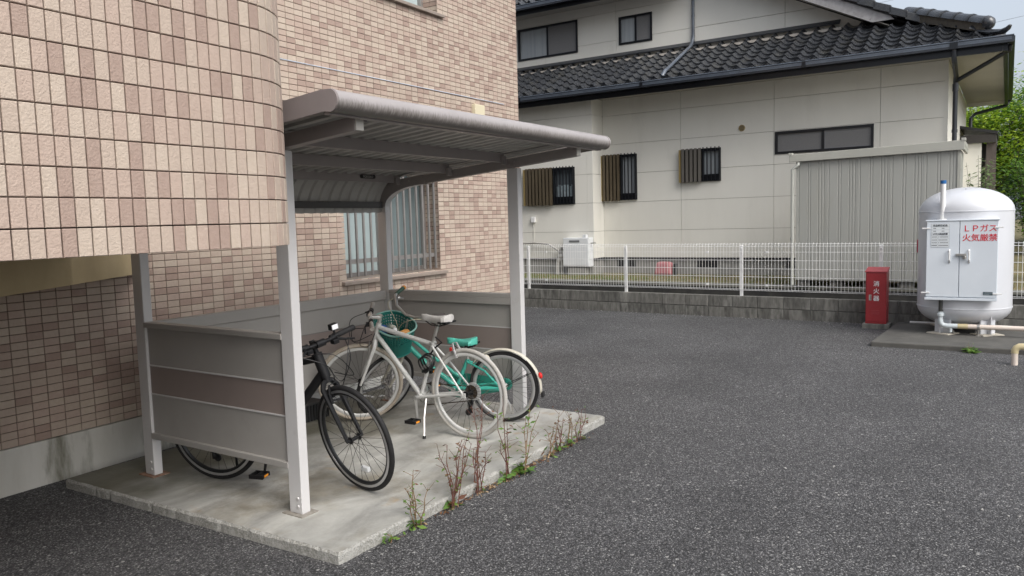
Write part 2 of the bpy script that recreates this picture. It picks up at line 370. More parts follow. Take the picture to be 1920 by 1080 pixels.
# oblique tan beam carrying the balcony back to the wall
d = Vector((3.36-1.97, 5.2-4.2, 0)).normalized(); nn_ = Vector((-d.y, d.x, 0))
p0 = Vector((1.97,4.2,0)) - d*2.2; p1 = Vector((3.36,5.2,0)); q1 = p1 + nn_*.02; q0 = p0 + nn_*.9
tb = MB(); tb.prism([(p0.x,p0.y),(p1.x,p1.y),(q1.x-.9,q1.y),(q0.x,q0.y)], 1.335, BZ0+.011, 2); tb.build("beam", M_tan, apt)

# ------------------------------------------------------------------ concrete slab under the shelter
sl = MB(T=F_SH)
corner = [(-.255,-.535),(2.695,-.53),(2.70,1.87),(-.32,1.87)]; edge = []
for (ax,ay),(bx,by) in zip(corner, corner[1:]+corner[:1]):
    m_ = int(math.hypot(bx-ax,by-ay)/.028); nx_, ny_ = (by-ay), -(bx-ax); q = math.hypot(nx_,ny_)
    for k in range(m_):
        w = -abs(rnd.gauss(0,.002)) - (.010*rnd.random() if rnd.random() < .05 else 0)
        if k == 0: w = 0; edge.append((ax+(.6-ax)*.004, ay+(.6-ay)*.006, .048)); continue
        edge.append((ax+(bx-ax)*k/m_+nx_/q*w, ay+(by-ay)*k/m_+ny_/q*w, .048+rnd.uniform(-.005,.003)))
n = len(edge); cx, cy = 1.2, .6
ins = []
for x, y, z in edge:
    d_ = rnd.uniform(.010,.018); L_ = math.hypot(cx-x, cy-y); ins.append((x+(cx-x)/L_*d_, y+(cy-y)/L_*d_))
sl.add([(x,y,-.1) for x,y,z in edge]+[(x,y,z) for x,y,z in edge]+[(x,y,.06) for x,y in ins],
       [(i,(i+1)%n,(i+1)%n+n,i+n) for i in range(n)]+[(i+n,(i+1)%n+n,(i+1)%n+2*n,i+2*n) for i in range(n)], 1)
sl.add([(x,y,.06) for x,y in ins], [tuple(range(n))], 0)
sl.build("concrete_slab", [M_slab, mat("slab_edge_concrete", (.36,.355,.33), (.22,.215,.19), scale=85, rough=.95, bump=.8, bscale=120, lo=.40, hi=.62, c3=(.40,.395,.37), scale3=9, lo3=.45, hi3=.7)], kind='structure')

# ------------------------------------------------------------------ bicycle shelter
M_post = mat("shelter_paint", (.56,.55,.545), (.53,.52,.515), scale=3, rough=.42, spec=.5, c3=(.44,.425,.415), scale3=5, lo3=.6, hi3=.85)
M_panel = mat("shelter_panel_grey", (.345,.33,.31), (.32,.305,.285), scale=2.5, rough=.5, bump=.03, bscale=300, c3=(.30,.285,.265), scale3=3.5, lo3=.58, hi3=.8)
M_brown = mat("shelter_panel_brown", (.255,.21,.19), (.23,.188,.172), scale=2.5, rough=.5)
M_beam = mat("shelter_beam", (.315,.285,.275), (.28,.255,.245), scale=3, rough=.45)
M_roof = mat("shelter_sheet", (.40,.39,.37), (.34,.33,.31), scale=4, rough=.5, c3=(.25,.235,.20), scale3=5, lo3=.55, hi3=.8)
M_bolt = mat("zinc_bolt", (.62,.61,.60), rough=.4, metal=.6)
M_rust = mat("rusty_plate", (.16,.075,.045), (.26,.17,.12), scale=30, rough=.85)
M_cap = mat("white_end_cap", (.62,.60,.55), rough=.5)
def mat_tube():
    m = mat("shelter_front_tube", (.35,.325,.32), (.32,.295,.29), scale=3, rough=.36, spec=.5)
    n, l = m.node_tree.nodes, m.node_tree.links; b = n["Principled BSDF"]; src = b.inputs['Base Color'].links[0].from_socket
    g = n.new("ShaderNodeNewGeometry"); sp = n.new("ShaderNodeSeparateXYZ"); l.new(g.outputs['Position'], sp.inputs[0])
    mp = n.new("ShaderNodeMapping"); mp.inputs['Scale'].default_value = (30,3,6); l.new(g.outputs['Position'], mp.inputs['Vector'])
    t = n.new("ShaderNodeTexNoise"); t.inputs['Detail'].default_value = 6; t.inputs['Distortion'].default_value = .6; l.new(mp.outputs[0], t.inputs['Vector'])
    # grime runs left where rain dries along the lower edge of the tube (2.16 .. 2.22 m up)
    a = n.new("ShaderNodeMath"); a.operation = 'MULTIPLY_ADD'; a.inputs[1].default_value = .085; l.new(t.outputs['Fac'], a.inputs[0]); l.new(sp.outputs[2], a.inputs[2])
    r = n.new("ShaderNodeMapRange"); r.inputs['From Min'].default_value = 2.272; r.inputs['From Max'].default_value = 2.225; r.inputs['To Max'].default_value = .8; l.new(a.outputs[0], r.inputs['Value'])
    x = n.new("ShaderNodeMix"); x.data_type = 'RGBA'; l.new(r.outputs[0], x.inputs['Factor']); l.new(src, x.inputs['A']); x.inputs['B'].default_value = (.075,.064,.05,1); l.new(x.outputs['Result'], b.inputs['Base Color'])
    return m
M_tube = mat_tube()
she = thing("bicycle_shelter", "grey metal bicycle shelter with sloping roof and striped side panels", "bicycle shelter"); she.matrix_world = F_SH
U1 = 2.36
for u in (0, U1-.06):
    for v, h in ((0, 2.05), (1.38, 1.90)):
        p = MB().box((u, v, .065), (u+.06, v+.10, h)).build("post", M_post, she, bevel=.005)
        MB().box((u-.03, v-.03, .058), (u+.09, v+.13, .066)).build("base_plate", M_rust if v else mat("grey_plate", (.30,.28,.25), (.22,.2,.17), scale=25, rough=.7), p)
        for zz in (.105, .15):
            MB().lathe([(.0,-.006),(.009,-.005),(.0105,0)], (u, v+.03, zz), (1,0,0), 10).build("bolt", M_bolt, p)
zb = lambda v: 2.060 - .092*v
for u in (0, U1-.06):
    bm_ = MB(); bm_.prism([(-.52, zb(-.52)), (1.48, zb(1.48)), (1.48, zb(1.48)+.072), (-.52, zb(-.52)+.072)], u, u+.06, 0)
    b = bm_.build("side_beam", M_beam, she, bevel=.004)
    MB().box((u+.003, -.528, zb(-.52)+.002), (u+.057, -.521, zb(-.52)+.07)).build("end_cap", M_cap, b)
    cv = arc(.92, 1.80-.27+.0, .46, 72, 33, 10)
    cv = [(.93 + .45*math.sin(R(t)), 1.795 + .175*math.cos(R(t))) for t in range(0, 91, 9)]
    gs = [(1.483, 1.79), (1.483, 2.0), (.93, 2.05)] + cv
    gp = MB(); gp.prism(gs, u-.004 if u == 0 else u-.004, u+.0, 0); gp.prism(gs, u+.06, u+.064, 0)
    fl = MB()
    for (a0, b0), (a1, b1) in zip(cv[:-1], cv[1:]): fl.add([(u-.004,a0,b0),(u+.064,a0,b0),(u+.064,a1,b1),(u-.004,a1,b1)], [(0,1,2,3)])
    gp.v and gp.build("corner_bracket", M_beam, b); fl.build("bracket_flange", M_post, b)
    for (v, z) in ((1.42,1.83),(1.42,1.90),(1.42,1.96),(1.30,1.985),(1.10,2.0),(.03,2.075),(.07,2.075),(.03,2.10)):
        for uu, ax in ((u-.004,(-1,0,0)),):
            MB().lathe([(.0095,0),(.009,.004),(0,.006)], (uu, v, z), ax, 8).build("bolt", M_beam, b)
# purlins, front one tucked under the tube
for v, hgt, dz in ((-.47,.055,.075),(.12,.07,.065),(.66,.07,.06),(1.22,.07,.0615)):
    z1 = zb(v)+dz+.055; pu = MB()
    for a, b_ in (((.06,v,z1-hgt),(U1-.06,v+.003,z1)), ((.06,v+.003,z1-hgt),(U1-.06,v+.035,z1-hgt+.003)), ((.06,v-.016,z1-.003),(U1-.06,v,z1)), ((.06,v+.032,z1-hgt+.003),(U1-.06,v+.035,z1-hgt+.016))): pu.box(a, b_)
    po = pu.build("purlin", M_beam, she)
    for uu in (.06, U1-.12): MB().box((uu+.004, v-.03, z1-hgt-.02), (uu+.056, v-.002, z1-hgt+.045)).build("purlin_bracket", M_beam, po, bevel=.003)
# corrugated roof sheet bending down at the back
path = [(-.56, 2.232)] + [(-.56 + 1.70*k/6, 2.232-.0945*1.70*k/6) for k in range(1, 7)]
vc, zc, rr_ = 1.14-.031, 2.071-.328, .33
path += [(vc + rr_*math.cos(R(a)), zc + rr_*math.sin(R(a))) for a in (78,68,58,48,38,28,18,9,0)]
path += [(path[-1][0], 1.815)]
us = []; pitch = .108; u = -.23
while u < 2.57:
    for du, hh in ((0,0),(.020,0),(.034,.014),(.074,.014),(.088,0)): us.append((u+du, hh))
    u += pitch
rs = MB(); npth = len(path); nu = len(us)
nrm = []
for i in range(npth):
    a = Vector(path[max(i-1,0)]); b = Vector(path[min(i+1,npth-1)]); t = (b-a).normalized(); nrm.append(Vector((-t.y, t.x)) if t.x > 0 else Vector((-t.y, t.x)))
vv = []
for (uu, hh) in us:
    for i, (v, z) in enumerate(path):
        q = Vector((v, z)) + nrm[i]*hh; vv.append((uu, q.x, q.y))
rs.add(vv, [(a*npth+i, (a+1)*npth+i, (a+1)*npth+i+1, a*npth+i+1) for a in range(nu-1) for i in range(npth-1) if i < 8 or .02 < us[a][0] < U1-.02])
ro = rs.build("roof_sheet", M_roof, she, smooth=True)
so = ro.modifiers.new("thickness", 'SOLIDIFY'); so.thickness = .0012
# end fascias following the roof, front tube, rear rail
up_ = [(v + nrm[i].x*.038, z + nrm[i].y*.038) for i, (v, z) in enumerate(path)]
dn_ = [(v - nrm[i].x*.062, z - nrm[i].y*.062) for i, (v, z) in enumerate(path)]
TV, TZ, TR = -.605, 2.216, .052
nose = [(TV + TR*math.cos(R(a)), TZ + TR*math.sin(R(a))) for a in range(95, 266, 10)]
for u in (-.245, 2.585):
    poly = list(reversed(up_[:7])) + nose + dn_[:7]
    MB().prism(poly, u, u+.018, 0).build("end_fascia", M_tube if u > 0 else mat("fascia_paint", (.235,.205,.20), (.215,.187,.182), scale=4, rough=.4), she)
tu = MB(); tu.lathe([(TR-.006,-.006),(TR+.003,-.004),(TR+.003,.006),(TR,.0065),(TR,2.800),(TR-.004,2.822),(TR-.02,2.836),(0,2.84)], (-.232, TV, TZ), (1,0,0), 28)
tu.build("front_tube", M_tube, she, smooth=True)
MB().box((-.225, TV+.018, TZ-.058), (2.58, TV+.05, TZ-.045)).box((-.225, TV+.05, TZ-.058), (2.58, TV+.053, TZ-.02)).build("eave_lip", M_beam, she)
MB().box((.062, 1.405, 1.785), (U1-.062, 1.462, 1.838)).build("rear_rail", mat("dark_rail", (.055,.052,.05), rough=.5), she, bevel=.003)
bd = MB(); bd.prism([(1.925+.016*math.cos(R(a))*1+(.075 if math.cos(R(a))>0 else -.075), 2.036+.016*math.sin(R(a))) for a in range(0,360,20)], 1.2155, 1.2185, 1)
bdo = bd.build("badge", mat("badge_black", (.02,.02,.02), rough=.35), she)
text_mesh("lettering", "YODOKO", .026, (1.925, 1.2150, 2.0265), (1,0,0), (0,0,1), mat("badge_silver", (.45,.44,.42), rough=.35, metal=.5), bdo, bold=.0006, align='CENTER', spacing=1.05)
# wall boards: three bands, joint lips, rails
BANDS = ((.345,.600,0),(.604,.785,1),(.789,1.03,0))
for u, s in ((.018, 1), (U1-.018, -1)):
    for z0, z1, k in BANDS: MB().box((u, .101, z0), (u+s*.012, 1.379, z1)).build("panel", M_brown if k else M_panel, she, label="brown middle band of a side wall" if k else None)
    for z in (.602, .787): MB().box((u-s*.006, .101, z-.004), (u+s*.014, 1.379, z+.004)).build("joint_strip", M_post, she)
    MB().box((u-s*.024, .095, 1.031), (u+s*.040, 1.385, 1.064)).box((u+s*.030, .101, .975), (u+s*.040, 1.379, 1.031)).build("top_rail", M_panel, she, bevel=.003)
    MB().box((u-s*.022, .095, .310), (u+s*.030, 1.385, .346)).build("bottom_rail", M_panel, she, bevel=.003)
for z0, z1, k in BANDS: MB().box((.062, 1.43, z0), (U1-.062, 1.442, z1)).build("panel", M_brown if k else M_panel, she, label="brown middle band of the back wall" if k else None)
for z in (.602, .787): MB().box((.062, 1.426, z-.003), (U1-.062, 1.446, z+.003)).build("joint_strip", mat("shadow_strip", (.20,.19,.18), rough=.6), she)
MB().box((.062, 1.405, .978), (U1-.062, 1.455, 1.058)).build("top_rail", M_panel, she, bevel=.003)
MB().box((.062, 1.405, .310), (U1-.062, 1.455, .346)).build("bottom_rail", M_panel, she, bevel=.003)
# ------------------------------------------------------------------ neighbour's yard, drain strip, kerb
M_yard = mat("yard_soil", (.16,.125,.055), (.085,.085,.03), scale=2.2, rough=.95, bump=.5, bscale=30, c3=(.20,.17,.10), scale3=3, lo3=.55, hi3=.75)
M_wet = mat("dark_damp_concrete", (.028,.028,.027), (.055,.053,.047), scale=4, rough=.85, bump=.3, bscale=40)
yd = MB(T=F_FE); yd.box((1.02,-40,-.05), (70,60,.45)); yd.build("yard", M_yard, kind='structure')
kb = MB(T=F_FE); kb.box((.90,-40,-.05), (1.018,60,.40)); kb.build("yard_kerb", M_wet, kind='structure')
kt = MB(T=F_FE); kt.box((.895,-40,.40), (1.03,60,.455)); kt.build("kerb_cap", mat("kerb_concrete", (.20,.20,.17), (.13,.13,.105), scale=5, rough=.85), kind='structure')
dr = MB(T=F_FE); dr.box((.125,-40,-.02), (.897,60,.012)); dr.build("drain_channel", M_wet, kind='structure')
gr = MB(T=F_FE)
def grow(n, x0, x1, y0, y1, h0, h1, mi_w):
    for k in range(n):
        x = x0 + (x1-x0)*rnd.random(); y = y0 + (y1-y0)*rnd.random(); h = rnd.uniform(h0, h1); a = rnd.uniform(0, 6.28); w = .004
        dx, dy = math.cos(a), math.sin(a); lx, ly = rnd.uniform(-.6,.6)*h, rnd.uniform(-.6,.6)*h
        gr.add([(x-dx*w,y-dy*w,.45),(x+dx*w,y+dy*w,.45),(x+lx,y+ly,.45+h)], [(0,1,2)], rnd.choices((0,1,2), mi_w)[0])
grow(5200, 1.04, 2.6, -4.6, 6.6, .02, .06, (4,3,3))
grow(1500, 1.04, 1.6, 3.2, 6.4, .04, .09, (7,2,1)); grow(700, 1.04, 1.5, -1, 1.2, .03, .08, (5,3,2))
gr.build("grass", [mat("grass_green", (.10,.155,.03), rough=.7), mat("grass_straw", (.28,.22,.095), rough=.8), mat("grass_brown", (.15,.105,.05), rough=.8)], kind='stuff')

# ------------------------------------------------------------------ block wall and mesh fence
M_block = [mat("block_%d" % i, a, b, scale=9, rough=.92, bump=.5, bscale=90, c3=c, scale3=2.4, lo3=.5, hi3=.7, streak=(1,2.2,.55)) for i, (a, b, c) in enumerate((
    ((.15,.147,.133),(.075,.073,.066),(.30,.295,.27)), ((.20,.195,.178),(.11,.107,.096),(.05,.048,.042)), ((.10,.097,.088),(.17,.166,.15),(.26,.255,.23))))]
M_mortar = mat("block_mortar", (.20,.195,.18), (.11,.107,.098), scale=12, rough=.95)
bw = thing("block_wall", "low grey concrete block wall, two courses high, below the white mesh fence", "wall"); bw.matrix_world = F_FE
MB().box((.012,-9,-.1), (.108,10.5,.338)).build("mortar_core", M_mortar, bw)
def block_mb(h):
    c=.004; return MB().add([(.10,-.1955,0),(.10,.1955,0),(.10,.1955,h),(.10,-.1955,h),(c,-.1955,0),(c,.1955,0),(c,.1955,h),(c,-.1955,h),(0,-.1955+c,c),(0,.1955-c,c),(0,.1955-c,h-c),(0,-.1955+c,h-c)],
        [(0,1,2,3),(1,0,4,5),(2,1,5,6),(3,2,6,7),(0,3,7,4),(5,4,8,9),(6,5,9,10),(7,6,10,11),(4,7,11,8),(8,9,10,11)])
top_m = [block_mb(.178).mesh("block", m) for m in M_block]; low_m = [block_mb(.205).mesh("block", m) for m in M_block]
for k in range(-21, 26):
    y = .4*k + .05
    o = link("block", rnd.choice(top_m), bw, loc=(rnd.uniform(-.003,.002), y, .166))
    o = link("block", rnd.choice(low_m), bw, loc=(rnd.uniform(-.003,.002), y+ (.0), -.05))
M_white = mat("white_paint", (.80,.80,.79), (.70,.70,.69), scale=6, rough=.4)
fe = thing("mesh_fence", "white welded wire mesh fence on posts along the block wall", "fence"); fe.matrix_world = F_FE
for k in range(-4, 6):
    y = .92 + 2.03*k
    p = MB().box((.045,y-.024,.335), (.085,y+.024,1.150)).build("fence_post", M_white, fe, bevel=.006)
    MB().lathe([(.018,0),(.016,.01),(0,.014)], (.045, y, 1.10), (-1,0,0), 8).build("bolt", M_white, p)
for k in range(-4, 5):
    y0, y1 = .92 + 2.03*k + .0, .92 + 2.03*(k+1)
    w = MB(); X = .030
    for z in (.452, .52, .65, .78, .91, 1.04, 1.13): w.tube([(X+.005, y0, z), (X+.005, y1, z)], .0034, 4, caps=False)
    w.tube([(X+.045, y0, 1.165), (X+.045, y1, 1.165)], .0034, 4, caps=False); w.tube([(X+.05, y0, .43), (X+.05, y1, .43)], .0034, 4, caps=False)
    nn = 40
    for i in range(nn):
        y = y0 + (i+.5)*(y1-y0)/nn
        w.tube([(X+.055, y, .425), (X+.02, y, .437), (X, y, .455), (X, y, 1.135), (X+.012, y, 1.168), (X+.032, y, 1.180), (X+.055, y, 1.158)], .0026, 4, caps=False)
    w.build("wire_mesh", M_white, fe, kind='stuff')
    for z in (1.04, .52):
        ym = y0 + 1.62 if k % 2 else y0+.55
        MB().box((X-.008, ym-.02, z-.014), (X+.012, ym+.02, z+.014)).build("mesh_clip", M_white, fe)

# ------------------------------------------------------------------ the house
M_siding = [mat("cream_panel_%d" % i, a, b, scale=1.4, rough=.72, streak=(1.2,1.2,.35), bump=.06, bscale=220, c3=c, scale3=1.7, lo3=.56, hi3=.85) for i, (a, b, c) in enumerate((
    ((.74,.725,.665),(.71,.695,.635),(.63,.615,.555)), ((.73,.715,.655),(.70,.685,.625),(.62,.605,.545))))]
M_joint = mat("joint_sealant", (.24,.225,.19), rough=.85)
M_black = mat("black_aluminium", (.014,.016,.02), rough=.32, metal=.3)
M_navy = mat("dark_gutter", (.022,.026,.034), (.03,.034,.042), scale=6, rough=.3, spec=.6)
M_gut_face = mat("gutter_face", (.105,.125,.155), (.08,.095,.12), scale=4, rough=.28, spec=.6)
M_pipe = mat("slate_downpipe", (.12,.14,.17), (.09,.105,.13), scale=8, rough=.3, spec=.6)
M_soffit = mat("soffit_board", (.44,.42,.375), (.41,.39,.345), scale=2, rough=.8)
M_kawara = [mat("roof_tile_%d" % i, a, b, scale=13, rough=.20, rough2=.34, spec=.7, bump=.12, bscale=60, c3=c, scale3=3.3, lo3=.52, hi3=.78) for i, (a, b, c) in enumerate((
    ((.028,.031,.036),(.042,.045,.051),(.058,.056,.048)), ((.036,.039,.044),(.026,.028,.033),(.048,.047,.040)), ((.023,.025,.029),(.036,.039,.044),(.064,.062,.056))))]
M_glass = mat("house_glass", (.035,.042,.05), (.06,.07,.08), scale=1.2, rough=.05, spec=.7)
M_curt = mat("lace_curtain", (.40,.43,.45), (.32,.35,.37), scale=1, rough=.25, spec=.5, streak=(14,14,.3))
M_screen = mat("insect_screen", (.20,.198,.198), (.175,.173,.173), scale=60, rough=.6)
M_bronze = mat("bronze_louvre", (.125,.10,.065), (.105,.083,.055), scale=3, rough=.45, metal=.3)
M_lou2 = mat("taupe_louvre", (.13,.12,.105), (.11,.10,.088), scale=3, rough=.5)
M_lbrass = mat("louvre_side", (.24,.18,.075), rough=.5)
M_fnd = mat("foundation_concrete", (.30,.295,.275), (.24,.236,.22), scale=3, rough=.85, streak=(1,1,.5), c3=(.19,.185,.165), scale3=2, lo3=.55, hi3=.75)
house = thing("two_storey_house", "cream panelled two-storey house with dark glazed tile roofs", "house"); house.matrix_world = F_HS
YR, YB, YL = -1.5, 4.91, 11.0          # right corner, bump-out return, left end (hidden behind the flats)
hc = MB()
hc.box((.085, YR+.03, .78), (6.6, YB, 4.12)); hc.box((-.415, YB+.03, .78), (6.6, YL, 4.12))
zc_u = lambda y: min(7.2, 4.12 + .5*(y+2.26))
hc.prism([(-.9,4.12),(YL,4.12),(YL,7.0),(3.6,7.0),(-.9,zc_u(-.9)-.2)], .995, 6.6, 0)
hc.build("wall_core", M_joint, house)
fd = MB(); fd.box((.035, YR+.035, .3), (6.55, YB+.06, .765)); fd.box((-.465, YB+.035, .3), (6.55, YL, .765)); fd.build("foundation", M_fnd, house)
fl = MB(); fl.box((-.012, YR-.012, .762), (6.6, YB, .785)); fl.box((-.512, YB-.012, .7625), (-.02, YL, .7855)); fl.build("base_flashing", M_black, house)
rows = [.79, 1.357, 1.955, 2.555, 3.173, 3.775, 4.118]
def clip_rects(y0, y1, z0, z1, holes):
    """split a panel round window openings"""
    out = [(y0, y1, z0, z1)]
    for hy0, hy1, hz0, hz1 in holes:
        nx = []
        for a, b, c, d in out:
            if hy1 <= a or hy0 >= b or hz1 <= c or hz0 >= d: nx.append((a,b,c,d)); continue
            if a < hy0: nx.append((a, hy0, c, d))
            if hy1 < b: nx.append((hy1, b, c, d))
            m0, m1 = max(a, hy0), min(b, hy1)
            if c < hz0: nx.append((m0, m1, c, hz0))
            if hz1 < d: nx.append((m0, m1, hz1, d))
        out = nx
    return out
def panel(name, x, y0, y1, z0, z1, holes, mi, axis=0, gap=.003, th=.03):
    m = MB(); rects = clip_rects(y0+gap, y1-gap, z0+gap, z1-gap, holes)
    if any(h[2] <= z0+gap and h[3] >= z1-gap and y0 < h[0] and h[1] < y1 for h in holes):   # a window cuts the board in two
        for a, b, c, d in rects: MB().box((x, a, c), (x+th, b, d)).build(name, M_siding[mi], house)
        return
    for a, b, c, d in rects:
        if axis == 0: m.box((x, a, c), (x+th, b, d))
        else: m.box((a, x, c), (b, x+th, d))
    return m.build(name, M_siding[mi], house)
WIN = {'a': (5.33, 6.52, 1.94, 2.73, -.5), 'b': (4.13, 4.915, 2.00, 2.95, 0), 'c': (2.36, 3.18, 2.30, 2.95, 0), 'd': (-.37, 1.33, 2.74, 3.16, 0),
       'e': (5.93, 7.53, 5.40, 6.13, .91), 'f': (4.13, 4.91, 5.41, 6.01, .91)}
H0 = [(v[0], v[1], v[2], v[3]) for k, v in WIN.items() if v[4] == 0]; HB = [WIN['a'][:4]]; HU = [WIN['e'][:4], WIN['f'][:4]]
cols = [YR, -.47, 1.35, 3.18, YB]
for c0, c1 in zip(cols[:-1], cols[1:]):
    for k, (r0, r1) in enumerate(zip(rows[:-1], rows[1:])): panel("wall_panel", 0, c0, c1, r0, r1, H0, rnd.randrange(2))
for c0, c1 in ((YB+.13, 6.9), (6.9, 8.7), (8.7, YL)):
    for r0, r1 in zip(rows[:-1], rows[1:]): panel("wall_panel", -.5, c0, c1, r0, r1, HB, rnd.randrange(2))
for r0, r1 in zip(rows[:-1], rows[1:]):    # corner pieces of the bump-out, and the side wall
    MB().box((-.501, YB+.0, r0+.004), (-.47, YB+.129, r1-.004)).box((-.4695, YB+.0, r0+.004), (-.16, YB+.03, r1-.004)).box((-.155, YB, r0+.004), (-.001, YB+.03, r1-.004)).build("corner_panel", M_siding[0], house)
    for a, b in ((.034, 2.0), (2.0, 3.8), (3.8, 6.6)): panel("wall_panel", YR, a, b, r0, r1, [], 0, axis=1)
MB().box((-.004, YR-.004, .79), (.028, YR+.05, 4.118)).build("corner_trim", M_siding[1], house)
urows = [4.9, 5.535, 6.155, 6.77, 7.2]; ucols = [-.9, 1.37, 3.2, 4.98, 6.80, 8.6, YL]
for c0, c1 in zip(ucols[:-1], ucols[1:]):
    for r0, r1 in zip(urows[:-1], urows[1:]):
        if c1 > 3.3: panel("wall_panel", .91, c0, c1, r0, r1, HU, rnd.randrange(2)); continue
        zl = lambda y: 4.245 + .5*(y+2.26) - .22          # stays under the gable slope
        a_, b_, lo, hi = c0+.0045, c1-.0045, r0+.0045, r1-.0045
        if zl(b_) <= lo: continue
        ys = sorted({a_, b_, *[y for y in ((lo+.22-4.245)*2-2.26, (hi+.22-4.245)*2-2.26) if a_ < y < b_]})
        top = [(y, min(hi, max(lo, zl(y)))) for y in ys if zl(y) >= lo-1e-6]
        MB().prism([(top[0][0], lo), (b_, lo)] + top[::-1][:len(top)-(1 if top[0][1] <= lo+1e-6 else 0)], .91, .94, 0).build("wall_panel", M_siding[rnd.randrange(2)], house)
# windows
def window(y0, y1, z0, z1, x, left='curtain', right='screen'):
    """sliding window, y1 is the picture-left side"""
    t = .045; fr = MB(); xo = x-.022
    for a, b in (((xo,y0,z0),(x+.07,y0+t,z1)), ((xo,y1-t,z0),(x+.07,y1,z1)), ((xo,y0+t,z0),(x+.07,y1-t,z0+t)), ((xo,y0+t,z1-t),(x+.07,y1-t,z1))): fr.box(a, b)
    ym = (y0+y1)/2; fr.box((x+.005, ym-.025, z0+t), (x+.05, ym+.025, z1-t))
    w = fr.build("window", M_black, house, bevel=.003)
    M = {'curtain': M_curt, 'screen': M_screen, 'glass': M_glass}
    MB().box((x+.03, ym+.025, z0+t), (x+.036, y1-t, z1-t)).build("pane", M[left], w)
    MB().box((x+.014, y0+t, z0+t), (x+.02, ym-.025, z1-t)).build("pane", M[right], w)
    if right == 'screen':
        s = MB()
        for a, b in (((x+.006,y0+t,z0+t),(x+.013,y0+t+.018,z1-t)), ((x+.006,ym-.045,z0+t),(x+.013,ym-.027,z1-t)), ((x+.006,y0+t+.018,z0+t),(x+.013,ym-.045,z0+t+.018)), ((x+.006,y0+t+.018,z1-t-.018),(x+.013,ym-.045,z1-t))): s.box(a, b)
        s.build("screen_frame", mat("grey_frame", (.19,.19,.20), rough=.5), w)
    return w
def barred(y0, y1, ys, z0, z1, x, lm, nb, nl, low):
    """small window: louvre shutter on the picture-left (ys..y1), barred sash on the right (y0..ys)"""
    t = .035; fr = MB(); xo = x-.035
    for a, b in (((xo,y0,z0),(x+.07,y0+t,z1)), ((xo,y1-t,z0),(x+.07,y1,z1)), ((xo,y0+t,z0),(x+.07,y1-t,z0+low)), ((xo,y0+t,z1-t),(x+.07,y1-t,z1))): fr.box(a, b)
    fr.box((xo, ys-.015, z0+low), (x+.05, ys+.015, z1-t))
    w = fr.build("window", M_black, house, bevel=.003)
    MB().box((x+.03, y0+t, z0+low), (x+.036, ys-.015, z1-t)).build("pane", M_curt if nb == 5 else mat("dim_pane", (.13,.15,.165), (.08,.095,.11), scale=1.3, rough=.1, streak=(8,8,.5)), w)
    if nb == 7:
        sh = MB(); yy = y0+t+.01
        while yy < ys-.08: sh.box((x+.022, yy, z0+low+.01), (x+.028, yy+.055, z0+low+.25+rnd.uniform(-.03,.02))); yy += .062
        sh.build("sill_items", mat("pale_items", (.42,.50,.53), (.30,.37,.40), scale=18, rough=.5), w, kind='stuff')
    for k in range(nb):
        y = y0 + .02 + (ys-y0-.04)*k/(nb-1)
        MB().box((x-.075, y-.009, z0-.005), (x-.058, y+.009, z1+.02)).build("security_bar", M_black, w)
    for z in (z0+.10, z1-.06): MB().box((x-.057, y0+.005, z), (x-.045, ys-.005, z+.03)).build("bar_rail", M_black, w)
    sw = (y1-ys)/nl; back = MB().box((x-.045, ys+.02, z0+.02), (x-.04, y1-.005, z1-.02)).build("shutter_back", mat("shutter_shadow", (.03,.024,.014), rough=.7), w)
    for k in range(nl):
        y = ys + sw*(k+.5)
        MB().hexa([(x-.105,y-sw*.36,z0-.015),(x-.105,y+sw*.30,z0-.015),(x-.05,y+sw*.42,z0-.015),(x-.05,y-sw*.22,z0-.015),(x-.105,y-sw*.36,z1+.01),(x-.105,y+sw*.30,z1+.01),(x-.05,y+sw*.42,z1+.01),(x-.05,y-sw*.22,z1+.01)]).build("louvre_slat", lm, w)
    MB().box((x-.11, y1+.002, z0-.01), (x-.04, y1+.035, z1-.005)).build("shutter_side", M_lbrass if lm is not M_lou2 or True else lm, w)
    return w
barred(5.33, 6.52, 5.83, 1.955, 2.73, -.5, M_bronze, 7, 8, .15)
barred(4.13, 4.89, 4.48, 2.00, 2.95, 0, M_bronze, 5, 5, .14)
barred(2.36, 3.15, 2.72, 2.31, 2.95, 0, M_lou2, 5, 5, .11)
window(-.37, 1.33, 2.74, 3.16, 0, 'screen', 'screen'); window(5.93, 7.53, 5.40, 6.13, .91, 'curtain', 'screen'); window(4.13, 4.91, 5.41, 6.01, .91, 'curtain', 'screen')
vt = MB(); vt.lathe([(.062,0),(.062,.018),(.054,.022),(.05,.012),(0,.012)], (0, 1.95, 3.285), (-1,0,0), 20); vo = vt.build("wall_vent", mat("brass_vent", (.40,.32,.17), rough=.5), house, smooth=True)
for k in range(5): MB().box((-.02, 1.95-.045+.006*abs(k-2), 3.247+.019*k-.003), (-.012, 1.95+.045-.006*abs(k-2), 3.247+.019*k+.004)).build("vent_slat", M_bronze, vo)
for y in (4.41, 2.65, .9): 
    f = MB().box((.028, y-.2, .59), (.04, y+.2, .745)).build("foundation_vent", M_dark, house)
    for k in range(6): MB().box((.018, y-.2+.4*k/5-.006, .59), (.027, y-.2+.4*k/5+.006, .745)).build("vent_bar", M_black, f)
MB().box((-.56, 6.31, 1.575), (-.502, 6.41, 1.70)).build("outdoor_socket", M_white, house, bevel=.01)
MB().tube([(-.51, 6.37, 1.575), (-.512, 6.37, 1.3), (-.512, 6.38, .9)], .006, 5).build("socket_cable", M_siding[1], house)
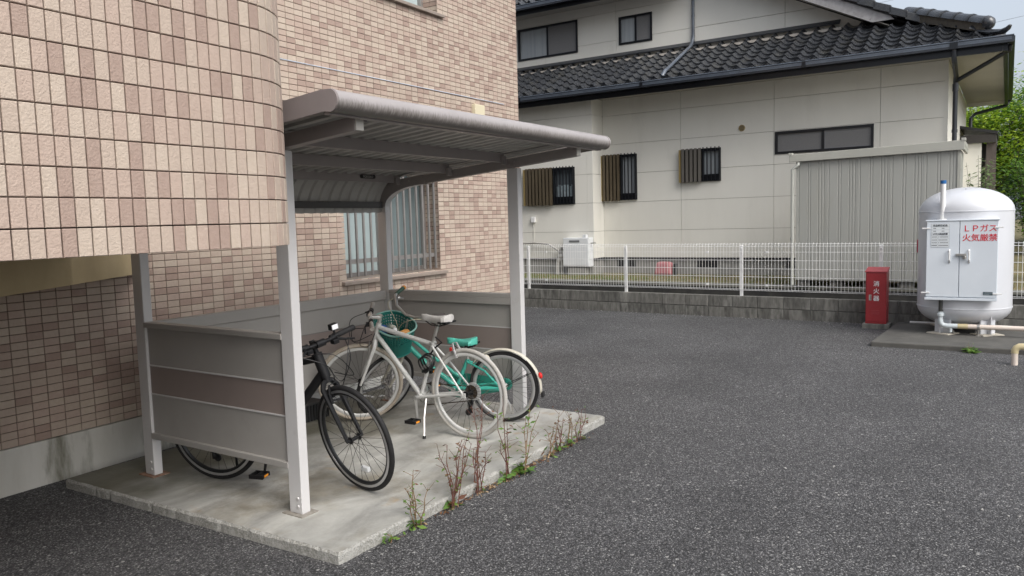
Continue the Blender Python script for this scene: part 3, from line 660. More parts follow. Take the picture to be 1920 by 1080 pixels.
# lower roof: tiles, battens, gutters
E0, ZE = -.80, 4.245; zr = lambda x: ZE + .5*(x-E0)
rf = MB()
rf.add([(E0+.02,-2.22,zr(E0)-.05),(E0+.02,YL,zr(E0)-.05),(1.0,YL,zr(1.0)-.05),(1.0,-.42,zr(1.0)-.05),(E0+.02,-2.22,zr(E0)-.12),(E0+.02,YL,zr(E0)-.12),(1.0,YL,zr(1.0)-.12),(1.0,-.42,zr(1.0)-.12)], [(0,1,2,3),(4,7,6,5),(0,4,5,1),(1,5,6,2),(2,6,7,3),(3,7,4,0)])
YE = -2.26; zs_ = lambda y: ZE + .5*(y-YE)      # right-hand slope, running back from the hip and up to the gable
rf.add([(E0+.02,YE+.02,zs_(YE)-.05),(.42,-1.04,zs_(-1.04)-.05),(.42,3.4,zs_(3.4)-.05),(7.2,3.4,zs_(3.4)-.05),(7.2,YE+.02,zs_(YE)-.05)], [(0,1,2,3,4)])
rf.build("roof", mat("roof_deck", (.05,.05,.055), rough=.8), house)
def kawara(mi):
    """S-profile pan tile: local x = across (.265 m), y = up the slope, z = normal; tail end thick"""
    prof = []
    for k in range(13):
        t = k/12
        if t < .36: h = .060*math.sin(math.pi*t/.36)**1.1 + .012
        else: h = .012 - .026*math.sin(math.pi*(t-.36)/.64)
        prof.append(((t-.5)*.272, h))
    L = .275; m = MB(); n = len(prof)
    a = [(x, 0, h+.030) for x, h in prof]; b = [(x, L, h-.004) for x, h in prof]; c = [(x, .004, h-.004) for x, h in prof]; d_ = [(x, 0, h+.022) for x, h in prof]
    m.add(a+b+c, [(i,i+1,i+1+n,i+n) for i in range(n-1)] + [(i+2*n,i+1+2*n,i+1,i) for i in range(n-1)] + [(0,n,2*n),(n-1,3*n-1,2*n-1)])
    return m.mesh("roof_tile", M_kawara[mi], smooth=True)
KM = [kawara(i) for i in range(3)]
ang = math.atan(.5); cw = .2655; exp_ = .2385
Mr = lambda x, y: Matrix.Translation((x, y, zr(x))) @ Matrix(((0,math.cos(ang),-math.sin(ang),0),(-1,0,0,0),(0,math.sin(ang),math.cos(ang),0),(0,0,0,1)))
n_rt = 0; rest = MB(); first = None
for r in range(9):
    x = E0 + r*exp_*math.cos(ang)
    for c in range(50):
        y = -2.12 + c*cw + .13
        lim = YE + (x-E0) + .10
        if y - .05 < lim or x > .88 and y > -.3: continue
        if x > .45 and y < -.35: continue
        mi = rnd.choices((0,1,2),(5,3,2))[0]
        M = Mr(x, y) @ Matrix.Rotation(rnd.uniform(-.006,.006), 4, 'Z')
        if y < 7.25: o = link("roof_tile", KM[mi], house); o.matrix_local = M; n_rt += 1
        else:
            me = KM[mi]; rest.add([M @ v.co for v in me.vertices], [tuple(p.vertices) for p in me.polygons], mi)
Ms = lambda x, y: Matrix.Translation((x, y, zs_(y))) @ Matrix(((1,0,0,0),(0,math.cos(ang),-math.sin(ang),0),(0,math.sin(ang),math.cos(ang),0),(0,0,0,1)))
for r in range(24):
    y = YE + r*exp_*math.cos(ang)
    for c in range(32):
        x = E0 + .13 + c*cw
        if x > 7.1 or x < min(E0 + (y-YE) + .15, .55): continue
        mi = rnd.choices((0,1,2),(5,3,2))[0]; M = Ms(x, y); me = KM[mi]
        rest.add([M @ v.co for v in me.vertices], [tuple(p.vertices) for p in me.polygons], mi)
rest.build("roof_tile_field", M_kawara, house, kind='stuff', smooth=True)
# plug ends under the eave tiles, flashing where roof meets the upper wall, and clay bedding
for c in range(36):
    y = -2.12 + c*cw + .215
    if y > YE+.2: MB().lathe([(.042,0),(.040,.012),(.03,.014),(.026,.008),(0,.008)], (E0-.004, y, zr(E0)+.012), (-1,0,0), 10).build("eave_plug", M_kawara[0], house, smooth=True)
MB().prism([(.80, 5.145), (.905, 5.225), (.905, 5.25), (.90, 5.25), (.79, 5.165)], .35, YL, 1).build("wall_flashing", M_navy, house)
bdm = MB(); bdm.box((.70, .3, zr(.70)-.02), (.88, YL, 5.06)); bdm.build("bedding_mortar", mat("white_mortar", (.50,.46,.41), (.40,.365,.32), scale=10, rough=.9), house)
ridge = MB()
for k in range(16):
    y = .5 + k*.66
    MB().lathe([(.02,0),(.018,.008),(0,.012)], (.815, y, 5.17), (-.7,0,.7), 6).build("flashing_screw", M_pipe, house)
# gutters and fascia
def gutter(p0, p1, axis, out):
    """box gutter: dark body, paler blue-grey front face with a rolled lip"""
    (x0,y0,z0), (x1,y1,z1) = p0, p1
    o = MB().box(p0, p1).build("gutter", M_navy, house)
    f = MB()
    if axis == 'y':
        f.box((x0-.006, y0+.03, z0+.035), (x0-.0005, y1, z1-.022)); f.tube([(x0-.006, y0, z1-.006), (x0-.006, y1, z1-.006)], .011, 8)
        f.box((x0-.009, y0+.03, z0+.062), (x0-.0062, y1, z0+.068))
    else:
        s = -1 if out < 0 else 1; yy = y0 if s < 0 else y1
        f.box((x0, yy+s*.0005, z0+.035), (x1, yy+s*.006, z1-.022)); f.tube([(x0, yy+s*.006, z1-.006), (x1, yy+s*.006, z1-.006)], .011, 8)
    f.build("gutter_face", M_gut_face, o); return o
g1 = gutter((-.93, -2.412, 4.125), (-.815, YL, 4.232), 'y', -1)
for y in (-1.72, -1.80): pass
for y in (-1.62, .62, 3.62, 6.4): MB().box((-.945, y-.055 if y < 0 else y-.03, 4.118), (-.81, y+.055 if y < 0 else y+.03, 4.238)).build("gutter_joint", M_black, g1)
gutter((-.812, -2.41, 4.126), (7.15, -2.34, 4.231), 'x', -1)
MB().box((-.812, -2.27, 4.02), (-.775, YL, 4.20)).build("fascia", M_black, house)
MB().box((-.80, -2.337, 4.021), (7.1, -2.272, 4.229)).build("fascia", M_black, house)
sf = MB(); sf.box((-.774, -2.268, 4.118), (-.002, YB-.003, 4.13)); sf.box((-.774, YB-.003, 4.118), (-.502, YL, 4.13)); sf.box((-.002, -2.268, 4.1185), (6.62, YR-.003, 4.1305))
sf.build("soffit", M_soffit, house)
MB().box((6.62, -2.268, 4.03), (6.65, YR, 4.20)).build("soffit_end", M_siding[0], house)
# hip ridge: cap tiles climbing from the corner, clay bed beneath, corner tile
hd = Vector((1,1,.5)).normalized(); h0 = Vector((-.60,-2.06,ZE+.09+.17))
for k in range(6):
    a = h0 + hd*(.31*k); b = a + hd*.325
    m = MB(); sd_ = hd.cross(Vector((0,0,1))).normalized(); upv = sd_.cross(hd)
    vv = []; ns = 9
    for (q, r) in ((a, .128), (a+hd*.03, .138), (a+hd*.045, .126), (b, .116)):
        for i in range(ns): th = math.pi*i/(ns-1); vv.append(q + sd_*(r*math.cos(th)) + upv*(r*.85*math.sin(th)))
    m.add(vv, [(j*ns+i, j*ns+i+1, (j+1)*ns+i+1, (j+1)*ns+i) for j in range(3) for i in range(ns-1)] + [tuple(range(ns-1,-1,-1))])
    m.build("ridge_tile", M_kawara[0], house, smooth=True)
MB().lathe([(.108,0),(.095,.055),(.05,.095),(0,.11)], h0 + Vector((.0,.0,.008)), -hd, 14).build("ridge_end", M_kawara[0], house, smooth=True)
bd_ = MB(); e = h0 + hd*1.75; sd_ = hd.cross(Vector((0,0,1))).normalized()
bd_.hexa([h0-sd_*.07+Vector((0,0,-.14)), h0+sd_*.07+Vector((0,0,-.14)), e+sd_*.07+Vector((0,0,-.14)), e-sd_*.07+Vector((0,0,-.14)), h0-sd_*.075, h0+sd_*.075, e+sd_*.075, e-sd_*.075]); bd_.build("ridge_bed", mat("brown_bedding", (.13,.11,.085), (.09,.08,.065), scale=20, rough=.95), house)
ct = MB(); ct.tube([(-.50,-1.96,4.42), (-.68,-2.14,4.34), (-.80,-2.26,4.315), (-.86,-2.33,4.345), (-.89,-2.36,4.38)], [.085,.09,.075,.05,.03], 10, flat=.55); ct.build("corner_tile", M_kawara[0], house, smooth=True)
# gable over the front: barge board, stepped verge tiles
yb0, yb1 = -.62, 3.4
bgd = MB(); zz = lambda y: zs_(y)+.01
bgd.prism([(-.26, zs_(-.26)-.245), (-.62, zs_(-.26)-.245), (-.56, zs_(-.56)-.03), (3.4, zs_(3.4)-.03), (3.4, zs_(3.4)-.245)], .40, .44, 0)
bgd.build("barge_board", mat("weathered_board", (.42,.41,.41), (.31,.30,.30), scale=9, rough=.85, c3=(.16,.155,.155), scale3=14, lo3=.6, hi3=.72), house)
MB().prism([(-.66, zs_(-.66)-.03), (3.4, zs_(3.4)-.03), (3.4, zs_(3.4)+.02), (-.7, zs_(-.7)+.02)], .385, .46, 0).build("verge_batten", M_black, house)
for k in range(17):
    y0 = -1.10 + k*.26; y1 = y0+.30
    MB().hexa([(.33,y0,zs_(y0)+.01),(.62,y0,zs_(y0)+.01),(.62,y1,zs_(y1)-.02),(.33,y1,zs_(y1)-.02),(.33,y0,zs_(y0)+.145),(.62,y0,zs_(y0)+.145),(.62,y1,zs_(y1)+.115),(.33,y1,zs_(y1)+.115)]).build("verge_tile", M_kawara[k%3], house, bevel=.008)
gs_ = MB(); gs_.prism([(-.55, zs_(-.55)-.2), (3.4, zs_(3.4)-.2), (3.4, zs_(3.4)-.19), (-.55, zs_(-.55)-.19)], .442, .908, 0); gs_.build("gable_soffit", M_soffit, house)
# upper eave on the left
MB().box((.27, 3.4, 6.355), (.905, YL, 6.37)).build("upper_soffit", M_soffit, house)
MB().box((.245, 3.4, 6.26), (.27, YL, 6.42)).build("upper_fascia", M_black, house)
gutter((.12, 3.4, 6.345), (.235, YL, 6.455), 'y', -1)
uf = MB(); uf.add([(.25,3.4,6.44),(.25,YL,6.44),(2.6,YL,7.6),(2.6,3.4,7.6),(.25,3.4,6.40),(.25,YL,6.40),(2.6,YL,7.55),(2.6,3.4,7.55)], [(0,1,2,3),(4,7,6,5),(0,4,5,1),(3,2,6,7)]); uf.build("upper_roof", MATS["roof_deck"], house)
ur = MB()
for r in range(5):
    x = .22 + r*exp_*math.cos(ang)
    for c in range(24):
        M = Matrix.Translation((x, 3.5+c*cw, 6.455+.5*(x-.22))) @ Mr(0,0).to_3x3().to_4x4(); me = KM[rnd.randrange(3)]
        ur.add([M @ v.co for v in me.vertices], [tuple(p.vertices) for p in me.polygons], 0)
ur.build("upper_tile_field", M_kawara[2], house, kind='stuff', smooth=True)
# downpipes
dp = MB(); dp.tube([(.865,3.21,6.6), (.865,3.21,5.36)], .032, 10); dp.tube([(.865,3.21,5.37), (.86,3.215,5.29), (.80,3.22,5.19), (.74,3.22,5.13)], .036, 10); dp.tube([(.75,3.22,5.135), (-.70,3.23,4.41)], .032, 10)
dp.tube([(-.66,3.23,4.435),(-.72,3.235,4.39),(-.78,3.25,4.31)], .038, 10)
for z in (6.25, 5.75): dp.tube([(.865,3.21,z),(.865,3.21,z+.04)], .036, 10)
dp.tube([(.10,3.225,4.81),(.06,3.225,4.79)], .036, 10); dp.build("downpipe", M_pipe, house, smooth=True)
dp = MB(); dp.tube([(-.87,-1.62,4.13), (-.87,-1.62,4.02), (-.80,-1.63,3.93), (-.16,-1.62,3.82), (-.05,-1.61,3.72), (-.05,-1.61,.78)], .038, 10, caps=True)
dp.tube([(-.05,-1.61,3.70), (-.05,-1.61,3.58)], .047, 10); dp.tube([(-.06,-1.61,3.74), (-.4,-2.1,3.95), (-.62,-2.36,4.06), (-.66,-2.37,4.13)], .034, 10)
for z in (2.9, 1.6): dp.tube([(-.05,-1.61,z), (-.05,-1.61,z+.05)], .045, 10)
dp.build("downpipe", M_navy, house, smooth=True)
dp = MB(); dp.tube([(6.9,-2.36,4.13),(6.85,-2.3,4.02),(6.55,-1.68,3.85),(6.45,-1.60,3.75),(6.45,-1.60,.78)], .038, 8); dp.build("downpipe", M_navy, house, smooth=True)
# side porch
po = MB(); po.add([(3.9,-1.5,3.36),(3.9,-2.18,3.20),(5.7,-2.18,3.20),(5.7,-1.5,3.36),(3.9,-1.5,3.30),(3.9,-2.18,3.14),(5.7,-2.18,3.14),(5.7,-1.5,3.30)], [(0,1,2,3),(4,7,6,5),(0,4,5,1),(1,5,6,2),(3,2,6,7),(0,3,7,4)])
pr_ = po.build("porch_roof", mat("dark_sheet_roof", (.022,.022,.024), rough=.5), house)
MB().box((3.92,-2.16,2.98), (3.98,-1.52,3.15)).box((3.98,-2.16,2.98), (5.6,-2.10,3.14)).build("porch_beam", mat("dark_timber", (.05,.045,.042), (.035,.032,.03), scale=8, rough=.7, streak=(3,3,20)), pr_)
MB().box((4.0,-1.90,.45), (4.06,-1.502,2.98)).build("porch_wall", M_siding[0], house)
MB().box((4.2,-1.97,.45), (4.28,-1.91,2.98)).build("porch_door_frame", MATS["dark_timber"], house)
MB().box((4.75,-2.05,.45), (4.80,-1.87,2.98)).build("recess_shade_panel", MATS["dark_timber"], house)  # dark panel added to stand for the shade in the recess beside the post
MB().box((4.02,-2.16,.45), (4.20,-1.985,2.98)).build("porch_post", mat("grey_timber", (.11,.09,.08), (.08,.066,.06), scale=30, rough=.85, streak=(1,1,.2)), house)
# ------------------------------------------------------------------ storage shed behind the fence
M_shed = mat("shed_greige", (.34,.345,.32), (.32,.325,.30), scale=2.5, rough=.5, streak=(1,1,.3), c3=(.31,.31,.275), scale3=2.2, lo3=.55, hi3=.8)
M_shed2 = mat("shed_trim", (.40,.40,.355), (.36,.36,.32), scale=3, rough=.45)
shed = thing("storage_shed", "greige steel storage shed with ribbed walls behind the white fence", "shed"); shed.matrix_world = F_HS
sx0, sx1, sy0, sy1, sz0, sz1 = -2.1, -1.05, -1.80, .50, .545, 2.50
MB().box((sx0+.03, sy0+.03, sz0), (sx1, sy1-.03, sz1-.02)).build("wall_core", M_shed, shed)
for k in range(5):
    y1 = sy1 - .02 - k*.452; y0 = y1-.450
    prof = [(y0,0),(y0,-.019)]
    for q in (.02,.062,.104,.225,.262,.40): prof += [(y0+q,-.019),(y0+q+.005,-.013),(y0+q+.014,-.013),(y0+q+.019,-.019)]
    prof += [(y1,-.019),(y1,0)]
    m = MB(); n = len(prof); zt = sz1-.01
    m.add([(sx0+.03+x, y, sz0+.01) for y, x in prof] + [(sx0+.03+x, y, zt) for y, x in prof], [(i, i+1, i+1+n, i+n) for i in range(n-1)] + [tuple(range(n,2*n)), tuple(range(n-1,-1,-1))])
    m.build("wall_panel", M_shed, shed)
for k in range(4):
    y=0; MB().box((sx0+.03+k*.25+.006, sy0+.008, sz0+.01), (sx0+.03+k*.25+.235, sy0+.029, sz1-.01)).build("side_panel", M_shed, shed)
MB().box((sx0, sy0-.004, sz0), (sx0+.05, sy0+.035, sz1)).build("corner_post", M_shed2, shed)
for k in range(3): MB().box((sx0+.10+k*.13, sy0-.004, sz1-.30), (sx0+.18+k*.13, sy0+.008, sz1-.04)).build("vent_slot", M_shed2, shed)
ft = MB(); ft.hexa([(sx0-.05,sy0-.05,2.475),(sx0-.05,sy1+.08,2.445),(sx0-.02,sy1+.08,2.445),(sx0-.02,sy0-.05,2.475),(sx0-.05,sy0-.05,2.615),(sx0-.05,sy1+.08,2.56),(sx0-.02,sy1+.08,2.56),(sx0-.02,sy0-.05,2.615)]); ft.build("roof_fascia", M_shed2, shed, bevel=.006)
MB().box((sx0-.02, sy0-.05, 2.48), (sx1+.05, sy0-.015, 2.615)).box((sx0-.02, sy0-.054, 2.535), (sx1+.05, sy0-.05, 2.55)).build("side_fascia", M_shed2, shed, bevel=.004)
MB().hexa([(sx0-.02,sy0-.015,2.52),(sx0-.02,sy1+.08,2.47),(sx1+.05,sy1+.08,2.52),(sx1+.05,sy0-.015,2.57),(sx0-.02,sy0-.015,2.57),(sx0-.02,sy1+.08,2.52),(sx1+.05,sy1+.08,2.57),(sx1+.05,sy0-.015,2.62)]).build("roof", M_shed, shed)
for y in (sy0-.035, sy1+.06): MB().box((sx0-.055, y-.03, 2.60 if y < 0 else 2.545), (sx0+.06, y+.03, 2.645 if y < 0 else 2.59)).build("roof_cap", M_shed2, shed, bevel=.006)
ps = MB(); ps.tube([(sx0-.01,sy1-.06,2.44),(sx0-.03,sy1-.06,2.40),(sx0-.03,sy1-.02,2.36),(sx0-.03,sy1+.03,2.33),(sx0-.03,sy1+.03,.47)], .026, 10); ps.tube([(sx0-.03,sy1+.03,1.2),(sx0-.03,sy1+.03,1.24)], .032, 10); ps.build("downpipe", mat("shed_pipe", (.44,.45,.41), rough=.4), shed, smooth=True)
for k in range(5):
    y = sy1-.12-k*.5; MB().box((sx0+.05, y-.1, .44), (sx0+.24, y+.09, .545)).build("support_block", M_block[k%3], shed)

# ------------------------------------------------------------------ water heater on the house wall, tub in the yard
M_heat = mat("heater_white", (.72,.74,.75), (.68,.70,.71), scale=3, rough=.35)
M_hose = mat("lagged_pipe", (.42,.41,.38), (.33,.32,.30), scale=20, rough=.7); M_steel = mat("steel_fittings", (.42,.41,.39), rough=.35, metal=.7)
he = thing("water_heater", "white wall-hung gas water heater with lagged pipes behind the fence", "water heater"); he.matrix_world = F_HS
MB().box((-.735, 4.92, .635), (-.505, 5.52, 1.235)).build("body", M_heat, he, bevel=.012)
MB().box((-.742, 5.13, 1.145), (-.736, 5.37, 1.185)).build("exhaust_slot", mat("grey_louvre", (.16,.165,.17), rough=.5), he)
MB().box((-.72, 4.99, 1.236), (-.62, 5.06, 1.30)).build("top_bracket", M_heat, he)
MB().box((-.741, 4.93, .655), (-.736, 5.515, 1.10)).build("front_cover", M_heat, he, bevel=.003)
hp_ = MB(); hp_.tube([(-.62,5.53,1.02),(-.62,5.62,1.03),(-.62,5.66,.95),(-.62,5.62,.75),(-.6,5.64,.46)], .03, 8); hp_.tube([(-.66,5.53,.85),(-.66,5.66,.84),(-.66,5.70,.7),(-.66,5.72,.46)], .045, 8); hp_.tube([(-.6,5.70,.95),(-.58,5.95,1.10),(-.56,6.3,1.13),(-.55,6.8,1.12)], .022, 8)
hp_.build("lagged_pipe", M_hose, he, smooth=True)
hf = MB()
for z in (.98,.88,.80): hf.tube([(-.64,5.52,z),(-.64,5.585,z)], .022, 8)
hf.tube([(-.64,4.915,1.12),(-.64,4.80,1.125)], .014, 6); hf.build("pipe_fitting", M_steel, he, smooth=True)
MB().box((-.72, 5.02, .45), (-.56, 5.42, .60)).build("support_block", M_fnd, he)
M_pink = mat("faded_pink_plastic", (.46,.18,.19), (.40,.155,.165), scale=4, rough=.55)
tb_ = thing("plastic_tub", "faded pink plastic tub standing on the grass against the house foundation", "tub"); tb_.matrix_world = F_HS
m = MB(); m.add([(-.42,3.24,.45),(-.42,3.63,.45),(-.15,3.63,.45),(-.15,3.24,.45),(-.38,3.29,.72),(-.38,3.58,.72),(-.18,3.58,.72),(-.18,3.29,.72)], [(0,3,2,1),(4,5,6,7),(0,1,5,4),(1,2,6,5),(2,3,7,6),(3,0,4,7)]); m.build("body", M_pink, tb_, bevel=.05)
MB().box((-.36,3.19,.45), (-.2,3.235,.68)).build("handle", M_dark, tb_, bevel=.01)  # dark slab that makes up the tub's dark right-hand side

# ------------------------------------------------------------------ fire extinguisher cabinet
M_red = mat("red_enamel", (.36,.032,.038), (.30,.026,.032), scale=3, rough=.38, spec=.5, c3=(.25,.05,.05), scale3=6, lo3=.6, hi3=.8)
M_red2 = mat("faded_red_enamel", (.42,.085,.095), (.37,.06,.07), scale=5, rough=.5)
ex = thing("extinguisher_cabinet", "red upright fire extinguisher cabinet on a concrete plinth beside the block wall", "extinguisher cabinet"); ex.matrix_world = F_FE @ Matrix.Translation((-.40,-1.13,0)) @ Matrix.Rotation(R(2), 4, 'Z')
MB().box((-.09,-.175,-.05), (.24,.17,.068)).build("plinth", M_block[1], ex, bevel=.008)
MB().hexa([(-.05,-.132,.068),(.20,-.132,.068),(.20,.132,.068),(-.05,.132,.068),(-.05,-.132,.79),(.20,-.132,.83),(.20,.132,.83),(-.05,.132,.79)]).build("body", M_red, ex, bevel=.006)
MB().hexa([(-.066,-.142,.785),(.21,-.142,.828),(.21,.142,.828),(-.066,.142,.785),(-.066,-.142,.803),(.21,-.142,.846),(.21,.142,.846),(-.066,.142,.803)]).build("lid", M_red2, ex, bevel=.004)
dr_ = MB().box((-.058,-.118,.10), (-.0505,.122,.772)).build("door", M_red, ex, bevel=.003)
MB().box((-.0605,.055,.395), (-.0582,.088,.475)).build("handle_recess", mat("handle_steel", (.50,.49,.46), rough=.4, metal=.5), dr_)
MB().box((-.064,.060,.405), (-.0606,.070,.465)).build("handle", mat("dull_steel", (.25,.25,.24), rough=.4, metal=.6), dr_)
M_wtxt = mat("white_lettering", (.78,.78,.78), rough=.5); M_rtxt = mat("red_lettering", (.60,.02,.035), rough=.45); M_ktxt = mat("dark_lettering", (.03,.035,.05), rough=.5)
for ch, z in (("消",.60),("火",.498),("器",.396)):
    text_mesh("lettering", ch, .080, (-.0585, -.005, z), (0,-1,0), (0,0,1), M_wtxt, dr_, bold=.0008, align='CENTER')
for k in range(3): MB().box((-.0625,-.045,.205+.024*k), (-.0582,.055,.211+.024*k)).build("louvre", M_red2, dr_)

# ------------------------------------------------------------------ gas tank on its pad
pd = MB(); pe = [(10.17,1.10),(12.12,.96),(12.05,-3.2),(10.13,-3.2)]
pd.prism(pe, -.05, .058, 2); pd.build("tank_pad", mat("pad_concrete", (.062,.060,.055), (.095,.092,.083), scale=3, rough=.9, bump=.4, bscale=50, c3=(.13,.125,.11), scale3=4, lo3=.6, hi3=.8), kind='structure', bevel=.012)
M_tank = mat("tank_white", (.58,.595,.625), (.545,.56,.59), scale=1.6, rough=.33, spec=.5, c3=(.50,.50,.50), scale3=4, lo3=.6, hi3=.85)
M_cab = mat("cabinet_white", (.66,.71,.76), (.62,.67,.72), scale=2, rough=.36)
TX, TY, TR_ = 11.55, .155, .535
tk = thing("gas_tank", "white upright bulk gas tank with a two-door valve cabinet", "gas tank", (TX, TY, .058))
zc_ = lambda z: z-.058
prof = [(0, zc_(.115))] + [(TR_*math.sin(R(a)), zc_(.385) - .27*math.cos(R(a))) for a in range(8, 91, 8)] + [(TR_, zc_(.39)), (TR_, zc_(1.595))] + [(TR_*math.cos(R(a)), zc_(1.60) + .305*math.sin(R(a))) for a in range(0, 90, 8)] + [(0, zc_(1.905))]
MB().lathe(prof, (0,0,0), (0,0,1), 56).build("vessel", M_tank, tk, smooth=True)
for z in (zc_(.385), zc_(1.60)): MB().lathe([(TR_-.004,-.011),(TR_+.0045,-.006),(TR_+.0045,.006),(TR_-.004,.011)], (0,0,z), (0,0,1), 56).build("weld_seam", M_tank, tk, smooth=True)
for a in (150, 218, 330, 30):
    ca, sa = math.cos(R(a)), math.sin(R(a)); M = Matrix.Translation((ca*.43, sa*.43, 0)) @ Matrix.Rotation(R(a), 4, 'Z')
    l_ = MB(T=M).box((-.015,-.10,.012), (.015,.10,.40)).box((-.20,-.006,.012), (-.015,.006,.33)).box((.015,-.006,.012), (.075,.006,.36)).build("leg", M_tank, tk, bevel=.003)
    MB(T=M).box((-.12,-.14,-.002), (.12,.14,.012)).build("foot_plate", mat("cream_plate", (.55,.52,.44), (.45,.41,.34), scale=15, rough=.6), l_)
    for q in (-.10,.10): MB(T=M).lathe([(.016,0),(.016,.018),(.008,.02),(.008,.035),(0,.035)], (-.06, q, .012), (0,0,1), 8).build("anchor_bolt", M_steel, l_)
MB().box((-.25,-.008,zc_(1.79)), (-.235,.008,zc_(1.885))).build("lifting_lug", M_tank, tk)
MB().hexa([(-.40,.02,zc_(1.70)),(-.385,.02,zc_(1.70)),(-.385,.028,zc_(1.70)),(-.40,.028,zc_(1.70)),(-.33,.02,zc_(1.825)),(-.30,.02,zc_(1.825)),(-.30,.028,zc_(1.825)),(-.33,.028,zc_(1.825))]).build("lifting_lug", M_tank, tk)
cx0 = 10.97-TX; cya, cyb = -.20-TY, .565-TY; cz0, cz1 = zc_(.535), zc_(1.49)
cb = MB().box((cx0+.022, cya, cz0), (cx0+.30, cyb, cz1)).build("cabinet", M_cab, tk, bevel=.004)
MB().box((cx0-.008, cya-.012, cz1-.003), (cx0+.30, cyb+.012, cz1+.012)).build("cabinet_top", M_cab, cb, bevel=.003)
MB().box((cx0-.012, cya+.0, cz0-.03), (cx0+.10, cyb+.01, cz0+.001)).build("cabinet_sill", M_cab, cb, bevel=.003)
ym_ = .205-TY; doors = []
for a, b in ((ym_+.004, cyb-.004), (cya+.004, ym_-.004)):
    doors.append(MB().box((cx0, a, cz0+.012), (cx0+.021, b, cz1-.006)).build("cabinet_door", M_cab, tk, bevel=.003))
for d_, yy, s in ((doors[0], cyb, 1), (doors[1], cya, -1)):
    for z in (cz1-.09, cz0+.06): MB().box((cx0-.008, yy-.045*s, z-.008), (cx0+.012, yy+.05*s, z+.008)).build("hinge", M_white, d_, bevel=.002)
    yh = ym_ + s*.105
    MB().tube([(cx0-.004,yh,zc_(1.13)),(cx0-.03,yh,zc_(1.12)),(cx0-.03,yh,zc_(1.01)),(cx0-.004,yh,zc_(.995))], .010, 8).build("door_handle", M_white, d_, smooth=True)
    MB().lathe([(.011,0),(.009,.008),(0,.01)], (cx0-.002, yh, zc_(.975)), (-1,0,0), 8).build("keyhole", M_steel, d_)
lk = MB(); lk.box((cx0-.03, ym_-.075, zc_(1.055)), (cx0-.002, ym_+.035, zc_(1.085))); lk.tube([(cx0-.02,ym_-.06,zc_(1.055)),(cx0-.02,ym_-.06,zc_(1.02))], .02, 8); lk.build("latch", M_steel, tk, bevel=.004)
sg = MB().box((cx0-.0022, .315-TY, zc_(1.165)), (cx0-.0004, .512-TY, zc_(1.452))).build("notice", mat("notice_white", (.66,.70,.72), rough=.5), doors[0])
xs_ = cx0-.0024; Y_ = lambda t: .512-TY - t*.197; Z_ = lambda t: zc_(1.452) - t*.287
ln = MB()
for t in (0,.125,.25,.375,.5,.625,.75,.875,1): ln.box((xs_-.0006, Y_(0), Z_(t)-.0009), (xs_, Y_(1), Z_(t)+.0009))
for t in (0, 1): ln.box((xs_-.0006, Y_(t)-.0009, Z_(1)), (xs_, Y_(t)+.0009, Z_(0)))
ln.box((xs_-.0006, Y_(.37)-.0008, Z_(1)), (xs_, Y_(.37)+.0008, Z_(.45))); ln.build("table_rule", mat("rule_grey", (.30,.33,.36), rough=.6), sg)
text_mesh("lettering", "緊急時連絡先", .025, (xs_, Y_(.5), Z_(.10)), (0,-1,0), (0,0,1), M_ktxt, sg, align='CENTER', bold=.0008, spacing=1.1)
text_mesh("lettering", "LPガス供給設備", .023, (xs_, Y_(.5), Z_(.46)), (0,-1,0), (0,0,1), M_ktxt, sg, align='CENTER', bold=.0006)
fine = MB()
for t, segs in ((.19,((.12,.26),(.58,.74))),(.31,((.12,.26),(.58,.74))),(.56,((.04,.33),(.41,.47),(.5,.95))),(.69,((.04,.33),(.41,.9))),(.81,((.04,.33),(.41,.47),(.5,.95))),(.93,((.04,.33),(.41,.95)))):
    for a, b in segs:
        q = a
        while q < b-.01: fine.box((xs_-.0005, Y_(q), Z_(t)-.0045), (xs_, Y_(min(q+.035,b)), Z_(t)+.0045)); q += .05
fine.build("fine_print", M_ktxt, sg, kind='stuff')
text_mesh("lettering", "ＬＰガス", .094, (cx0-.0006, .178-TY, zc_(1.358)), (0,-1,0), (0,0,1), M_rtxt, doors[1], bold=.0007, spacing=.93)
text_mesh("lettering", "火気厳禁", .094, (cx0-.0006, .178-TY, zc_(1.245)), (0,-1,0), (0,0,1), M_rtxt, doors[1], bold=.0007, spacing=.96)
pl_ = MB().box((cx0-.004, -.155-TY, zc_(.578)), (cx0-.0005, -.055-TY, zc_(.618))).build("maker_plate", mat("plate_slate", (.08,.11,.125), rough=.4), doors[1])
MB().box((cx0-.0046, -.15-TY, zc_(.604)), (cx0-.0041, -.075-TY, zc_(.607))).box((cx0-.0046, -.12-TY, zc_(.588)), (cx0-.0041, -.065-TY, zc_(.591))).build("fine_print", mat("pale_print", (.4,.45,.46), rough=.5), pl_, kind='stuff')
vp = MB(); vp.tube([(cx0+.12,.395-TY,cz1), (cx0+.12,.395-TY,zc_(1.955))], .030, 14); vp.lathe([(.06,0),(.06,.012),(.034,.014)], (cx0+.12,.395-TY,cz1+.011), (0,0,1), 16); vpo = vp.build("vent_pipe", M_white, tk, smooth=True)
MB().tube([(cx0+.12,.395-TY,zc_(1.950)), (cx0+.12,.395-TY,zc_(1.992))], .033, 14).build("pipe_cap", mat("blue_cap", (.015,.12,.33), rough=.4), vpo, smooth=True)
MB().box((-.02, TR_-.01, zc_(1.07)), (.10, TR_+.012, zc_(1.24))).build("side_notice", mat("red_plate", (.50,.06,.09), rough=.4), tk)
